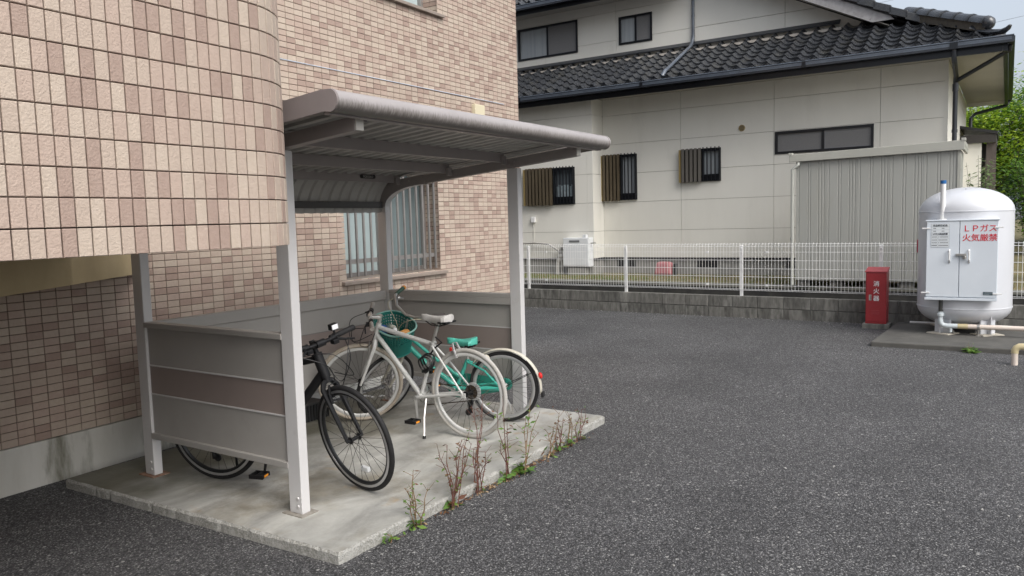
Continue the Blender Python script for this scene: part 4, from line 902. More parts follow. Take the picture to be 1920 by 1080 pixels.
rg = MB(); rg.tube([(cx0+.10,.395-TY,cz0-.02),(cx0+.10,.395-TY,zc_(.33))], .024, 10); rg.tube([(cx0+.10,.395-TY,zc_(.36)),(cx0+.10,.12-TY,zc_(.36))], .010, 6); rg.tube([(cx0+.10,.12-TY,zc_(.36)),(cx0+.10,.12-TY,cz0)], .014, 8); rg.lathe([(.02,0),(.034,.01),(.034,.05),(.018,.06)], (cx0+.10,.12-TY,zc_(.43)), (0,0,1), 10); rg.build("regulator", mat("dark_steel", (.10,.10,.095), rough=.45, metal=.6), tk, smooth=True)
# gas pipe leaving along the pad
M_gp = mat("pink_beige_pipe", (.66,.58,.51), (.60,.52,.455), scale=4, rough=.45); M_gw = mat("pale_fitting", (.62,.68,.70), rough=.4); M_gy = mat("cream_fitting", (.55,.47,.28), rough=.45)
gp_ = thing("gas_pipe", "pink-beige gas pipe running low along the pad from the tank cabinet", "pipe", (10.97+.10, .395, .058))
MB().tube([(0,0,.29),(0,0,.17)], .026, 12).lathe([(.026,.235),(.04,.236),(.04,.262),(.03,.272),(.03,.29)], (0,0,0), (0,0,1), 14).build("riser", M_gw, gp_, smooth=True)
MB().tube([(0,0,.185),(0,-.006,.145),(0,-.03,.12),(0,-.07,.112),(0,-.19,.112)], .031, 12).tube([(0,-.115,.11),(0,-.115,.035)], [.022,.016], 10).build("elbow", M_gw, gp_, smooth=True)
MB().tube([(0,-.19,.112),(0,-.30,.112)], .0335, 12).build("joint", M_gy, gp_, smooth=True)
MB().tube([(0,-.30,.112),(0,-3.4,.112)], .030, 12).build("pipe", M_gp, gp_, smooth=True)
MB().tube([(0,-.40,.112),(0,-.425,.112)], .035, 12).tube([(0,-.412,.08),(0,-.412,.0)], .009, 8).box((-.04,-.44,-.002),(.04,-.385,.006)).build("pipe_clamp", M_steel, gp_, smooth=True)
yp = thing("stub_pipe", "cream pipe stub with an elbow rising from the asphalt", "pipe", (9.48, -.345, 0))
MB().tube([(0,0,-.05),(0,0,.135)], .030, 12).build("riser", M_gp, yp, smooth=True)
MB().tube([(0,0,.125),(0,0,.15),(0,-.012,.178),(0,-.04,.195),(0,-.09,.197)], .035, 12).build("elbow", M_gy, yp, smooth=True)
MB().tube([(0,-.09,.197),(0,-1.6,.197)], .030, 12).build("pipe", M_gp, yp, smooth=True)
tag(MB().tube([(12.0,.80,.075),(11.9,-.4,.075)], .017, 8).build("loose_pipe", M_white, smooth=True), "thin white pipe lying on the pad behind the gas tank", "pipe")
# ------------------------------------------------------------------ bicycles
M_rubber = mat("black_rubber", (.014,.014,.015), (.022,.021,.021), scale=20, rough=.7, spec=.3)
M_blk = mat("black_paint", (.007,.007,.008), (.011,.011,.012), scale=6, rough=.5, spec=.28)
M_blkm = mat("black_parts", (.010,.010,.011), rough=.45, spec=.3)
M_chrome = mat("alloy_parts", (.58,.57,.55), (.50,.49,.47), scale=15, rough=.3, metal=.75)
M_chain = mat("oily_chain", (.05,.04,.032), (.085,.06,.04), scale=40, rough=.5, metal=.5)
M_spk = mat("dull_spokes", (.06,.058,.055), rough=.5, metal=.4)
M_refl = mat("red_reflector", (.55,.02,.015), rough=.2, spec=.7)
M_amber = mat("amber_reflector", (.75,.28,.02), rough=.25, spec=.7)
def lerp(a, b, t): return Vector(a)*(1-t) + Vector(b)*t
def make_wheel(root, S, cx, cz, Rw, tr, m_tyre, m_rim, rim_h, m_side=None, nsp=28, m_hub=None, label=None, m_tread=None):
    c = (cx, 0, cz); ri = Rw - 2*tr
    t = MB(); prof = [(Rw-tr + tr*math.cos(R(a)), tr*.95*math.sin(R(a))) for a in range(0, 360, 24)]
    t.lathe(prof, c, (0,1,0), 56, close=True)
    rim = MB(); w = tr*.72
    rim.lathe([(ri+.001, -w*.8), (ri+.001, w*.8), (ri-.004, w), (ri-rim_h*.75, w*.9), (ri-rim_h, w*.35), (ri-rim_h, -w*.35), (ri-rim_h*.75, -w*.9), (ri-.004, -w)], c, (0,1,0), 56, close=True)
    wo_ = rim.build("wheel", m_rim, root, smooth=True, label=label); wo_.matrix_local = S
    t.build("tyre", m_tyre, wo_, smooth=True)
    if m_side:
        b = MB()
        for s in (1,-1): b.lathe([(ri+.006, s*w*1.02), (ri-rim_h*.35, s*(w*1.0+.0012)), (ri-rim_h*.36, s*w*.9), (ri+.004, s*w*.9)], c, (0,1,0), 56, close=True)
        b.build("braking_track", m_side, wo_, smooth=True)
    h = MB(); h.lathe([(0,-.06),(.008,-.06),(.009,-.036),(.022,-.034),(.022,-.029),(.012,-.024),(.012,.024),(.022,.029),(.022,.034),(.009,.036),(.008,.06),(0,.06)], c, (0,1,0), 12); h.build("hub", m_hub or M_blkm, wo_, smooth=True)
    sp = MB()
    for k in range(nsp):
        s = 1 if k % 2 else -1; a = 2*math.pi*k/nsp; da = (1 if (k//2) % 2 else -1)*.42
        p = Vector((cx + .021*math.cos(a+da), s*.031, cz + .021*math.sin(a+da))); q = Vector((cx + (ri-rim_h*.9)*math.cos(a), 0, cz + (ri-rim_h*.9)*math.sin(a)))
        sp.tube([p, q], .0015, 3, caps=False)
    sp.build("spokes", M_spk, wo_, kind='stuff'); return wo_
def saddle(root, x, z, L, W, m, m_under, drop=.0):
    m_ = MB(); st = []
    for k in range(13):
        t = k/12; xx = x + L*(t-.42)
        w = W*(.5*(.20 + .80*(1-min(1,max(0,(t-.12)/.55)))**1.1)) if t > .12 else W*.5*math.sqrt(max(.02, t/.12))*.98
        if t > .93: w *= math.sqrt(max(0,(1-t)/.07))*.9+.1
        top = z + .018*(1-t)**2 - .012*math.sin(math.pi*min(1,t*1.2)) + .006*t; h = .050 + .012*(1-t)
        st.append((xx, w, top, h))
    n = 14; vv = []
    for xx, w, top, h in st:
        for i in range(n):
            a = 2*math.pi*i/n; cx_, sx_ = math.cos(a), math.sin(a)
            vv.append((xx, w*abs(cx_)**.7*(1 if cx_ > 0 else -1), top - h*.5 + h*.5*abs(sx_)**.75*(1 if sx_ > 0 else -1)))
    m_.add(vv, [(i*n+k, i*n+(k+1)%n, (i+1)*n+(k+1)%n, (i+1)*n+k) for i in range(12) for k in range(n)] + [tuple(range(n-1,-1,-1)), tuple(12*n+k for k in range(n))])
    s = m_.build("saddle", m, root, smooth=True)
    u = MB(); u.tube([(x-L*.3,.035,z-.055),(x-L*.1,.022,z-.075),(x+L*.2,.022,z-.07),(x+L*.42,.01,z-.045)], .004, 6); u.tube([(x-L*.3,-.035,z-.055),(x-L*.1,-.022,z-.075),(x+L*.2,-.022,z-.07),(x+L*.42,-.01,z-.045)], .004, 6)
    u.box((x-L*.40,-W*.42,z-.05),(x-L*.12,W*.42,z-.038)); u.build("saddle_rails", m_under, s); return s
def crankset(root, bb, ang, L, m_arm, m_ring, rr=.085, m_ped=None, right_y=-.055):
    bx, bz = bb; c = MB(); c.lathe([(rr,-.003),(rr,.003),(rr-.016,.003),(rr-.016,-.003)], (bx, right_y, bz), (0,1,0), 32, close=True)
    for k in range(5):
        a = 2*math.pi*k/5; c.tube([(bx, right_y, bz), (bx+(rr-.01)*math.cos(a), right_y, bz+(rr-.01)*math.sin(a))], .006, 5)
    c.cyl((bx,-.07,bz), (bx,.07,bz), .016, 10); co = c.build("chainring", m_ring, root, smooth=True)
    for s, a in ((1, ang), (-1, ang+180)):
        e = Vector((bx + L*math.cos(R(a)), s*.075, bz + L*math.sin(R(a))))
        MB().tube([(bx, s*.07, bz), e], [.015,.010], 8, flat=.7).lathe([(.018,-.01),(.018,.012),(0,.014)], (bx, s*.07, bz), (0,s,0), 10).build("crank", m_arm, root, smooth=True)
        p = MB().box(e+Vector((-.048,s*.018,-.012)), e+Vector((.048,s*.026,.012))).box(e+Vector((-.048,s*.085,-.012)), e+Vector((.048,s*.095,.012))).box(e+Vector((-.048,s*.026,-.010)), e+Vector((-.036,s*.085,.010))).box(e+Vector((.036,s*.026,-.010)), e+Vector((.048,s*.085,.010))).cyl(e, e+Vector((0,s*.09,0)), .011, 8)
        po_ = p.build("pedal", m_ped or M_blkm, root)
        for q in (-1,1): MB().box(e+Vector((q*.0485-.001,s*.038,-.007)), e+Vector((q*.0485+.001,s*.076,.007))).build("pedal_reflector", M_amber, po_)
    return co
def chain(root, bb, hub, rr, rh, y):
    (bx,bz), (hx,hz) = bb, hub; m = MB()
    m.tube([(hx,y,hz+rh),(bx,y,bz+rr)], .0045, 5); m.tube([(hx+.02,y,hz-rh-.03),(bx,y,bz-rr)], .0045, 5); m.build("chain", M_chain, root)
class Geo: pass
def bike_geo(Rw, wb, ha=71, off=.045, crown=.40, head=.14):
    G = Geo(); G.R = Rw; G.wb = wb; G.h = Vector((-math.cos(R(ha)),0,math.sin(R(ha)))); G.f = Vector((math.sin(R(ha)),0,math.cos(R(ha))))
    hub = Vector((wb,0,Rw)); G.P = hub - G.f*off; G.hb = G.P + G.h*crown; G.ht = G.hb + G.h*head; G.hub = hub; return G
def steer_matrix(G, deg): return Matrix.Translation(G.hb) @ Matrix.Rotation(R(deg), 4, G.h) @ Matrix.Translation(-G.hb)
def bike_root(label, x, y, z, heading, lean, group="bicycles under the shelter"):
    o = thing("bicycle", label, "bicycle", group=None)
    o.matrix_world = Matrix.Translation((x,y,z)) @ Matrix.Rotation(R(heading), 4, 'Z') @ Matrix.Rotation(R(-lean), 4, 'X'); return o
def frame_tubes(G, m, bb, st, root, rt=.016, rd=.019, rs=.015, shape=1):
    f = MB(); hubr = Vector((0,0,G.R)); bb3 = Vector((bb[0],0,bb[1])); st3 = Vector((st[0],0,st[1]))
    f.tube([G.hb, G.ht], rd*1.12, 12); f.tube([G.ht-G.h*.035, st3], [rt*1.05, rt], 10, flat=shape); f.tube([G.hb+G.h*.035, bb3], rd, 12, flat=shape); f.tube([bb3, st3+(st3-bb3).normalized()*.03], rs, 10)
    f.cyl(bb3+Vector((0,-.036,0)), bb3+Vector((0,.036,0)), .021, 14)
    for s in (1,-1):
        f.tube([bb3+Vector((-.03,s*.028,0)), Vector((.10,s*.045,G.R-.01)), Vector((0,s*.066,G.R))], [.012,.010,.008], 8); f.tube([st3+Vector((0,s*.016,-.01)), lerp(st3,hubr,.35)+Vector((0,s*.040,0)), Vector((0,s*.066,G.R))], [.009,.008,.007], 8)
        f.box((-.018,s*.062,G.R-.02),(.02,s*.07,G.R+.015))
    return f.build("frame", m, root, smooth=True)
def fork(G, S, root, m, w=.05, r0=.015, r1=.009, curve=0):
    f = MB(); cr = G.hb - G.h*.012
    f.tube([cr+G.h*.02, cr-G.h*.02], .023, 12)
    for s in (1,-1):
        a = cr + Vector((0,s*.010,0)) - G.h*.004; b = cr - G.h*.05 + Vector((0,s*w,0)); e = G.hub + Vector((0,s*(w+.004),0)); mid = lerp(b, e, .6) - G.f*curve
        f.tube([a, lerp(a,b,.55)+G.h*.012, b, mid, e], [r0, r0*1.05, r0, (r0+r1)/2, r1], 8)
    o = f.build("fork", m, root, smooth=True); o.matrix_local = S; return o
def flat_bar(G, S, root, m_stem, m_bar, m_grip, width=.56, rise=.06, reach=.075, lever=True, m_lever=None, sweep=.02):
    t = G.ht + G.h*rise; c = t + Vector((reach,0,.012))
    st = MB().tube([G.ht-G.h*.02, G.ht+G.h*(rise+.02)], .017, 10).tube([t, c], [.019,.018], 10).cyl(c-Vector((0,.03,0)), c+Vector((0,.03,0)), .022, 12).build("stem", m_stem, root, smooth=True); st.matrix_local = S
    hw = width/2
    b = MB().tube([c+Vector((-sweep,-hw,.008)), c+Vector((0,-.06,0)), c, c+Vector((0,.06,0)), c+Vector((-sweep,hw,.008))], .0128, 10).build("handlebar", m_bar, root, smooth=True); b.matrix_local = S
    for s in (1,-1):
        e = c+Vector((-sweep,s*hw,.008)); i = c+Vector((-sweep*.5,s*(hw-.13),.006)); MB().tube([e+(e-i).normalized()*.004, lerp(e,i,.1), lerp(e,i,.9), i], [.017,.0175,.0165,.015], 12).build("grip", m_grip, b, smooth=True)
        k = lerp(i, c, .12); MB().tube([k+Vector((0,0,0)), k+Vector((.03,0,-.012)), k+Vector((.05,s*.03,-.022)), lerp(i,e,.65)+Vector((.055,0,-.045))], [.012,.011,.007,.005], 8).tube([k+Vector((0,-.012,0)), k+Vector((0,.012,0))], .019, 10).build("brake_lever", m_lever or M_blkm, b, smooth=True)
        q = lerp(i, c, .30); MB().tube([q+Vector((0,-.016,0)), q+Vector((0,.016,0))], .0185, 10).box(q+Vector((.0,-.02,-.035)), q+Vector((.04,.02,-.008))).build("shifter", m_lever or M_blkm, b, bevel=.004)
    return b, c
def cables(root, S, lines, m=None, r=.0028):
    c = MB()
    for pts in lines:
        P = [Vector(p) for p in pts]; out = []
        for i in range(len(P)-1):
            p0, p1, p2, p3 = P[max(i-1,0)], P[i], P[i+1], P[min(i+2,len(P)-1)]
            for k in range(6):
                t = k/6; out.append(.5*((2*p1)+(p2-p0)*t+(2*p0-5*p1+4*p2-p3)*t*t+(3*p1-p0-3*p2+p3)*t**3))
        out.append(P[-1]); c.tube(out, r, 5)
    o = c.build("cable", m or M_blkm, root, smooth=True)
    if S is not None: o.matrix_local = S
    return o
def v_brake(root, S, x, z, dx, dz, m, w=.05):
    b = MB(); fx = Vector((dx,0,dz))
    for s in (1,-1): b.tube([Vector((x,s*w*.75,z))-fx*.10, Vector((x,s*w*.8,z))-fx*.04, Vector((x,s*w*.5,z))+fx*.015], [.010,.009,.007], 7).box((x-.02,s*w*.42-.006,z-.008-.055*dz),(x+.02,s*w*.42+.006,z+.006-.055*dz))
    b.tube([(x,-w*.5,z+.015*dz),(x,w*.6,z+.02*dz)], .003, 5); o = b.build("brake", m, root, smooth=True)
    if S is not None: o.matrix_local = S
    return o
def derailleur(root, Rw, y=-.075):
    d = MB(); d.tube([(0,y,Rw-.02),(.015,y-.012,Rw-.055),(.03,y-.01,Rw-.085),(.045,y-.004,Rw-.15)], [.010,.014,.014,.010], 8, flat=.7)
    for p in ((.032,y+.01,Rw-.09),(.055,y+.01,Rw-.165)): d.lathe([(.022,-.005),(.024,-.004),(.024,.004),(.022,.005)], p, (0,1,0), 14)
    d.box((.025,y-.004,Rw-.17),(.06,y,Rw-.085)); d.build("derailleur", M_blkm, root, smooth=True)
    c = MB()
    for k in range(7): c.lathe([(.024+.005*k,-.0014),(.024+.005*k,.0014),(.016,.0014),(.016,-.0014)], (0,-.037-.0035*(6-k),Rw), (0,1,0), 22, close=True)
    c.build("cassette", M_chain, root)

ZS = .0605
# black flat-bar bike leaning on the left side wall, front wheel towards the lot
G = bike_geo(.335, 1.0, crown=.395, head=.155)
bk = bike_root("black flat-bar bicycle parked nose out beside the left front post", 3.115, 4.10, ZS, -76, -4)
S = steer_matrix(G, -24)
M_rimb = mat("black_rim", (.025,.026,.028), rough=.35, metal=.4); M_track = mat("braking_track", (.55,.55,.56), rough=.3, metal=.8)
make_wheel(bk, Matrix(), 0, G.R, G.R, .0165, M_rubber, M_rimb, .028, M_track); make_wheel(bk, S, G.wb, G.R, G.R, .0165, M_rubber, M_rimb, .028, M_track)
fb = frame_tubes(G, M_blk, (.43,.275), (.285,.70), bk, rt=.020, rd=.028, rs=.017); fork(G, S, bk, M_blk, r0=.017, r1=.010)
_, c = flat_bar(G, S, bk, M_blkm, M_blk, M_rubber, .53)
cables(bk, S, [[c+Vector((.05,.17,-.02)), c+Vector((.13,.10,-.02)), c+Vector((.17,.02,-.16)), c+Vector((.09,.02,-.28)), G.hb+Vector((.035,.03,-.02))], [c+Vector((.04,-.15,-.02)), c+Vector((.17,-.04,-.03)), c+Vector((.20,.05,-.18)), G.hb+Vector((.03,.045,.02))], [c+Vector((.04,.15,-.02)), c+Vector((.10,.12,-.12)), c+Vector((.06,.06,-.25)), G.hb+Vector((0,.03,.05))], [c+Vector((.05,-.17,-.02)), c+Vector((.12,-.06,-.10)), c+Vector((.08,.0,-.22)), G.hb+Vector((.06,0,.0))]])
v_brake(bk, S, G.hb.x+.055, G.hb.z-.045, -.2, .95, M_blkm)
saddle(bk, .235, .93, .27, .15, M_rubber, M_blkm); MB().tube([(.285,0,.70),(.235,0,.885)], .0136, 10).build("seat_post", M_blkm, bk, smooth=True)
crankset(bk, (.43,.275), 78, .17, M_blkm, M_blkm); chain(bk, (.43,.275), (0,G.R), .085, .04, -.05); derailleur(bk, G.R)
n_ = G.h; zc0 = G.hb + G.h*.115
for k, ch in ((0,"C"),(1,"C")):
    o_ = text_mesh("lettering", ch, .034, G.hb + G.h*(.098-.036*k) + Vector((.0165,.0255,0)), (-.55,.0,-.0) if False else (-.62,.55,-.21), G.h, mat("white_decal", (.75,.75,.74), rough=.5), fb, bold=.0016)
MB().box((0,0,0),(.028,.001,.003)).build("decal_line", MATS["white_decal"], fb).matrix_local = Matrix.Translation(G.hb + G.h*.045 + Vector((.005,.030,0))) @ Matrix.Rotation(R(140), 4, 'Z')
lm = MB().tube([c+Vector((.0,.11,.01)), c+Vector((.0,.11,.055))], .007, 8).box(c+Vector((-.018,.085,.05)), c+Vector((.014,.135,.085))).build("lamp_mount", M_blkm, bk, bevel=.004); lm.matrix_local = S
l2 = MB().box(c+Vector((.0145,.090,.054)), c+Vector((.019,.131,.082))).build("front_reflector", mat("clear_reflector", (.85,.86,.88), rough=.2, spec=.8), bk); l2.matrix_local = S
rf_ = MB().box((G.wb+.02,-.012,.135),(G.wb+.085,.012,.165)).build("spoke_reflector", mat("pale_reflector", (.62,.63,.63), rough=.35), bk, bevel=.006); rf_.matrix_local = S
MB().tube([(.10,.05,.30),(.06,.10,.02)], .008, 8).build("kickstand", M_blkm, bk)

# white flat-bar bike, nose to the back wall
G = bike_geo(.335, 1.035, crown=.395, head=.13)
wb_ = bike_root("white flat-bar bicycle with white tyres and a white saddle, parked nose in", 4.58, 3.17, ZS, 89.5, 1.5)
S = steer_matrix(G, 42)
M_wht = mat("bike_white", (.58,.58,.56), (.54,.54,.52), scale=6, rough=.35, spec=.5); M_wtyre = mat("grubby_white_tyre", (.43,.415,.39), (.36,.345,.315), scale=7, rough=.75, c3=(.30,.27,.225), scale3=10, lo3=.52, hi3=.75)
M_btyre = mat("dusty_beige_tyre", (.46,.41,.34), (.38,.325,.26), scale=10, rough=.8, c3=(.30,.25,.19), scale3=14, lo3=.5, hi3=.75); M_wrim = mat("white_rim", (.58,.58,.56), (.52,.52,.50), scale=8, rough=.4)
make_wheel(wb_, Matrix(), 0, G.R, G.R, .0165, M_wtyre, M_wrim, .026, label="rear wheel with grubby white tyre"); make_wheel(wb_, S, G.wb, G.R, G.R, .0165, M_btyre, M_wrim, .026, label="front wheel with dusty beige tyre")
frame_tubes(G, M_wht, (.44,.275), (.30,.68), wb_, rt=.0175, rd=.019, rs=.0165); fork(G, S, wb_, M_wht, r0=.016, r1=.010)
_, c = flat_bar(G, S, wb_, M_chrome, M_chrome, mat("grey_grips", (.33,.31,.28), (.26,.24,.215), scale=14, rough=.7), .56, rise=.05)
cables(wb_, S, [[c+Vector((.05,.17,-.02)), c+Vector((.14,.12,-.04)), c+Vector((.15,.03,-.18)), G.hb+Vector((.04,.03,-.01))], [c+Vector((.04,-.16,-.02)), c+Vector((.16,-.06,-.03)), c+Vector((.16,.05,-.16)), G.hb+Vector((.02,.03,.05))], [c+Vector((.05,.16,-.03)), c+Vector((.10,.14,-.16)), c+Vector((.04,.04,-.22)), G.hb+Vector((0,.02,.05))]])
v_brake(wb_, S, G.hb.x+.055, G.hb.z-.045, -.2, .95, M_chrome); v_brake(wb_, None, .10, .69, .35, .9, M_chrome, .045)
saddle(wb_, .235, .90, .275, .155, mat("white_saddle", (.60,.585,.56), (.52,.505,.48), scale=9, rough=.45), M_blkm); MB().tube([(.30,0,.69),(.24,0,.855)], .0136, 10).cyl((.305,-.035,.69),(.305,.03,.69), .012, 8).build("seat_post", M_chrome, wb_, smooth=True)
crankset(wb_, (.44,.275), -94, .165, M_chrome, M_chrome); chain(wb_, (.44,.275), (0,G.R), .085, .04, -.05); derailleur(wb_, G.R)
MB().lathe([(.066,0),(.068,.002),(.03,.004)], (0,-.062,G.R), (0,-1,0), 24).build("spoke_guard", mat("clear_guard", (.50,.50,.49), rough=.3), wb_, smooth=True)
MB().tube([(.37,.03,.265),(.35,.09,.14),(.30,.165,.01)], [.009,.008,.008], 8).build("kickstand", M_chrome, wb_, smooth=True); MB().tube([(.303,.161,.022),(.296,.171,-.012)], .012, 8).build("kickstand_foot", M_rubber, wb_)
rr2 = MB().box((.165,-.07,.60),(.19,-.045,.655)).box((.16,-.05,.585),(.2,-.035,.605)).build("rear_reflector", M_refl, wb_, bevel=.008)
ck = thing("cable_lock", "black coiled cable lock hanging on the white bicycle's seat tube", "lock"); ck.matrix_world = wb_.matrix_world @ Matrix.Translation((.335,.03,.555))
for k in range(3):
    MB().tube([(.052*math.cos(a)+.012*k-.01, .012*k + .014*math.sin(2*a), .060*math.sin(a)-.012*k) for a in [2*math.pi*i/20 for i in range(20)]], .0065, 6, closed=True).build("coil", M_blkm, ck, smooth=True)
MB().tube([(-.02,0,.05),(-.05,-.03,.10),(-.10,-.05,.14),(-.09,.01,.19)], .0065, 6).build("cable_tail", M_blkm, ck, smooth=True); MB().cyl((-.03,.02,-.05),(.02,.02,-.07), .013, 8).build("lock_barrel", M_blkm, ck)

# mint step-through city bike with basket
G = bike_geo(.285, 1.03, ha=69, crown=.35, head=.14)
mt = bike_root("mint green city bicycle with a teal basket, parked nose in by the right side wall", 5.09, 3.18, ZS, 104, 4)
S = steer_matrix(G, 64)
M_mint = mat("mint_paint", (.05,.36,.285), (.045,.325,.255), scale=6, rough=.32, spec=.5); M_cream = mat("cream_paint", (.55,.52,.44), (.48,.45,.375), scale=8, rough=.4); M_srim = mat("silver_rim", (.50,.50,.50), (.44,.44,.44), scale=10, rough=.35, metal=.6)
make_wheel(mt, Matrix(), 0, G.R, G.R, .0145, M_rubber, M_srim, .026, m_hub=M_chrome); make_wheel(mt, S, G.wb, G.R, G.R, .0145, M_rubber, M_srim, .026, m_hub=M_chrome)
f = MB(); bb = Vector((.40,0,.265)); st3 = Vector((.29,0,.50)); f.tube([G.hb, G.ht], .020, 12)
f.tube([G.hb+G.h*.05, lerp(G.hb,bb,.45)+Vector((0,0,.01)), bb+Vector((.06,0,.05)), bb], .022, 12); f.tube([G.ht-G.h*.03, lerp(G.ht,Vector((.37,0,.36)),.5)+Vector((0,0,-.03)), Vector((.375,0,.355))], .014, 10); f.tube([bb, st3], .016, 10); f.cyl(bb-Vector((0,.035,0)), bb+Vector((0,.035,0)), .022, 12)
for s in (1,-1): f.tube([bb+Vector((-.03,s*.03,0)), (.12,s*.05,.29), (0,s*.066,G.R)], .010, 8); f.tube([st3+Vector((0,s*.014,-.02)), (.14,s*.045,.42), (0,s*.066,G.R)], .0085, 8)
f.build("frame", M_mint, mt, smooth=True); fork(G, S, mt, M_cream, curve=.02, r0=.015, r1=.010)
cg = MB(); cg.prism([(.40+.105*math.cos(R(a)), .265+.105*math.sin(R(a))) for a in range(-90,91,15)] + [(0+.05*math.cos(R(a)), G.R+.05*math.sin(R(a))) for a in range(90,271,20)], -.075, -.05, 1); cg.build("chain_case", mat("teal_case", (.02,.20,.15), rough=.35), mt, bevel=.006)
cgl = MB(); cgl.tube([(.02,.07,G.R+.0),(.40,.055,.275)], .014, 8); cgl.build("chain_stay", M_mint, mt, smooth=True)
crankset(mt, (.40,.265), 20, .15, M_chrome, M_chrome, rr=.07)
fen = MB(); ns = 26
for (a0,a1,c_, SS, nm) in ((-8,150,(0,G.R),Matrix(),"rear_fender"),):
    fm = MB(); vv = []; rF = G.R+.018
    for i in range(ns+1):
        a = R(180-(a0+(a1-a0)*i/ns)) if nm == "rear_fender" else R(a0+(a1-a0)*i/ns)
        for q in range(7):
            y = -.026+.052*q/6; rr_2 = rF + .010*math.cos((q-3)/3*1.35) - .004
            vv.append((c_[0]+rr_2*math.cos(a), y, c_[1]+rr_2*math.sin(a)))
    fm.add(vv, [(i*7+q, i*7+q+1, (i+1)*7+q+1, (i+1)*7+q) for i in range(ns) for q in range(6)])
    fo = fm.build(nm, M_cream, mt, smooth=True); fo.matrix_local = SS; md = fo.modifiers.new("thickness", 'SOLIDIFY'); md.thickness = .002
    st_ = MB()
    for s in (1,-1): st_.tube([(c_[0], s*.06, c_[1]), (c_[0]+(-1 if nm=="rear_fender" else 1)*rF*math.cos(R(28)), s*.026, c_[1]+rF*math.sin(R(28)))], .0028, 5)
    so_ = st_.build("fender_stay", M_blkm, mt); so_.matrix_local = SS
a = R(180-12); MB().lathe([(.026,0),(.024,.012),(.014,.018),(0,.02)], (G.R*1.08*math.cos(a)+.004, 0, G.R+G.R*1.08*math.sin(a)+.035), (-.95,0,.25), 14).build("rear_reflector", M_refl, mt, smooth=True)
MB().box((-.325,-.024,G.R-.07),(-.305,.024,G.R-.03)).build("mud_flap", M_rubber, mt, bevel=.004)
saddle(mt, .31, .665, .25, .20, mat("mint_saddle", (.10,.50,.40), (.085,.44,.35), scale=8, rough=.3, spec=.6), M_blkm); MB().tube([(.29,0,.50),(.31,0,.61)], .0136, 10).build("seat_post", M_chrome, mt, smooth=True)
MB().lathe([(.03,-.012),(.034,-.008),(.034,.008),(.03,.012)], (.12,.058,.52), (0,1,0), 14).build("ring_lock", M_cream, mt, smooth=True)
MB().tube([(.0,.075,G.R),(-.07,.085,G.R-.12),(-.075,.09,G.R-.17)], .008, 7).build("kickstand", M_chrome, mt)
t = G.ht + G.h*.13; MB().tube([G.ht-G.h*.02, t, t+Vector((.04,0,.02))], .0125, 10).build("stem", M_chrome, mt, smooth=True).matrix_local = S
c = t + Vector((.04,0,.02)); hw = .27
b = MB().tube([c+Vector((-.17,-hw,.06)), c+Vector((-.06,-hw*.8,.065)), c+Vector((.0,-.12,.035)), c, c+Vector((.0,.12,.035)), c+Vector((-.06,hw*.8,.065)), c+Vector((-.17,hw,.06))], .011, 10).build("handlebar", M_chrome, mt, smooth=True); b.matrix_local = S
for s in (1,-1):
    e = c+Vector((-.18,s*(hw+.004),.059)); i = c+Vector((-.075,s*hw*.84,.065))
    MB().tube([e, lerp(e,i,.1), lerp(e,i,.9), i], [.015,.0165,.0155,.0145], 12).build("grip", mat("dark_green_grip", (.03,.075,.05), (.05,.10,.07), scale=20, rough=.6) if s < 0 else mat("brown_grip", (.06,.05,.045), rough=.6), b, smooth=True)
    if s < 0: MB().tube([e, e+(e-i).normalized()*.02], .0175, 10).build("grip_end", M_amber, b, smooth=True)
    k = lerp(i,c,.2); MB().tube([k, k+Vector((.02,0,-.025)), lerp(i,e,.4)+Vector((.02,-s*.01,-.05)), e+Vector((.015,-s*.02,-.085))], [.009,.008,.006,.006], 8).tube([k+Vector((.01,0,0)), k+Vector((-.01,0,0))], .018, 10).build("brake_lever", M_chrome, b, smooth=True)
cables(mt, S, [[c+Vector((-.02,.2,.05)), c+Vector((.08,.16,.06)), c+Vector((.10,.05,-.05)), G.hb+Vector((.03,0,0))], [c+Vector((-.02,-.2,.05)), c+Vector((.07,-.14,.06)), c+Vector((.06,-.04,-.08)), G.hb+Vector((.0,-.02,.02))]], mat("cream_cable", (.42,.38,.27), rough=.6))
# basket ahead of the bar: rim, slotted upper wall, solid lower wall
M_teal = mat("teal_plastic", (.010,.155,.13), (.008,.13,.108), scale=5, rough=.4); M_tealr = mat("pale_teal_rim", (.22,.42,.37), rough=.4)
bc = c + Vector((.12,0,-.03)); BH = .235
def bpt(th, w, off=0):      # w 0 bottom .. 1 rim
    rx, ry = .105+.040*w, .135+.050*w; ex = 2.6; co_, si_ = math.cos(th), math.sin(th)
    q = (abs(co_)**ex + abs(si_)**ex)**(-1/ex); return bc + Vector(((rx+off)*q*co_, (ry+off)*q*si_, -BH + BH*w))
bkt = MB(); NB = 44
def patch(a0, a1, w0, w1): bkt.add([bpt(a0,w0), bpt(a1,w0), bpt(a1,w1), bpt(a0,w1)], [(0,1,2,3)])
for k in range(NB):
    a0, a1 = 2*math.pi*k/NB, 2*math.pi*(k+1)/NB
    for w0, w1 in ((0,.10),(.10,.48)): patch(a0, a1, w0, w1)
    patch(a0, a1, .90, 1.0); patch(a0, a0+(a1-a0)*.5, .48, .90)
    for q in range(4): patch(a0+(a1-a0)*.5, a1, .50+.10*q, .545+.10*q)
bkt.add([bc+Vector((0,0,-BH))] + [bpt(2*math.pi*k/NB,0) for k in range(NB)], [(0, 1+k, 1+(k+1)%NB) for k in range(NB)])
bko = bkt.build("basket", M_teal, mt, smooth=False); bko.matrix_local = S; md = bko.modifiers.new("thickness", 'SOLIDIFY'); md.thickness = .0035
MB().tube([bpt(2*math.pi*k/NB, 1.0, .004) for k in range(NB)], .0075, 8, closed=True).build("basket_rim", M_tealr, bko, smooth=True)
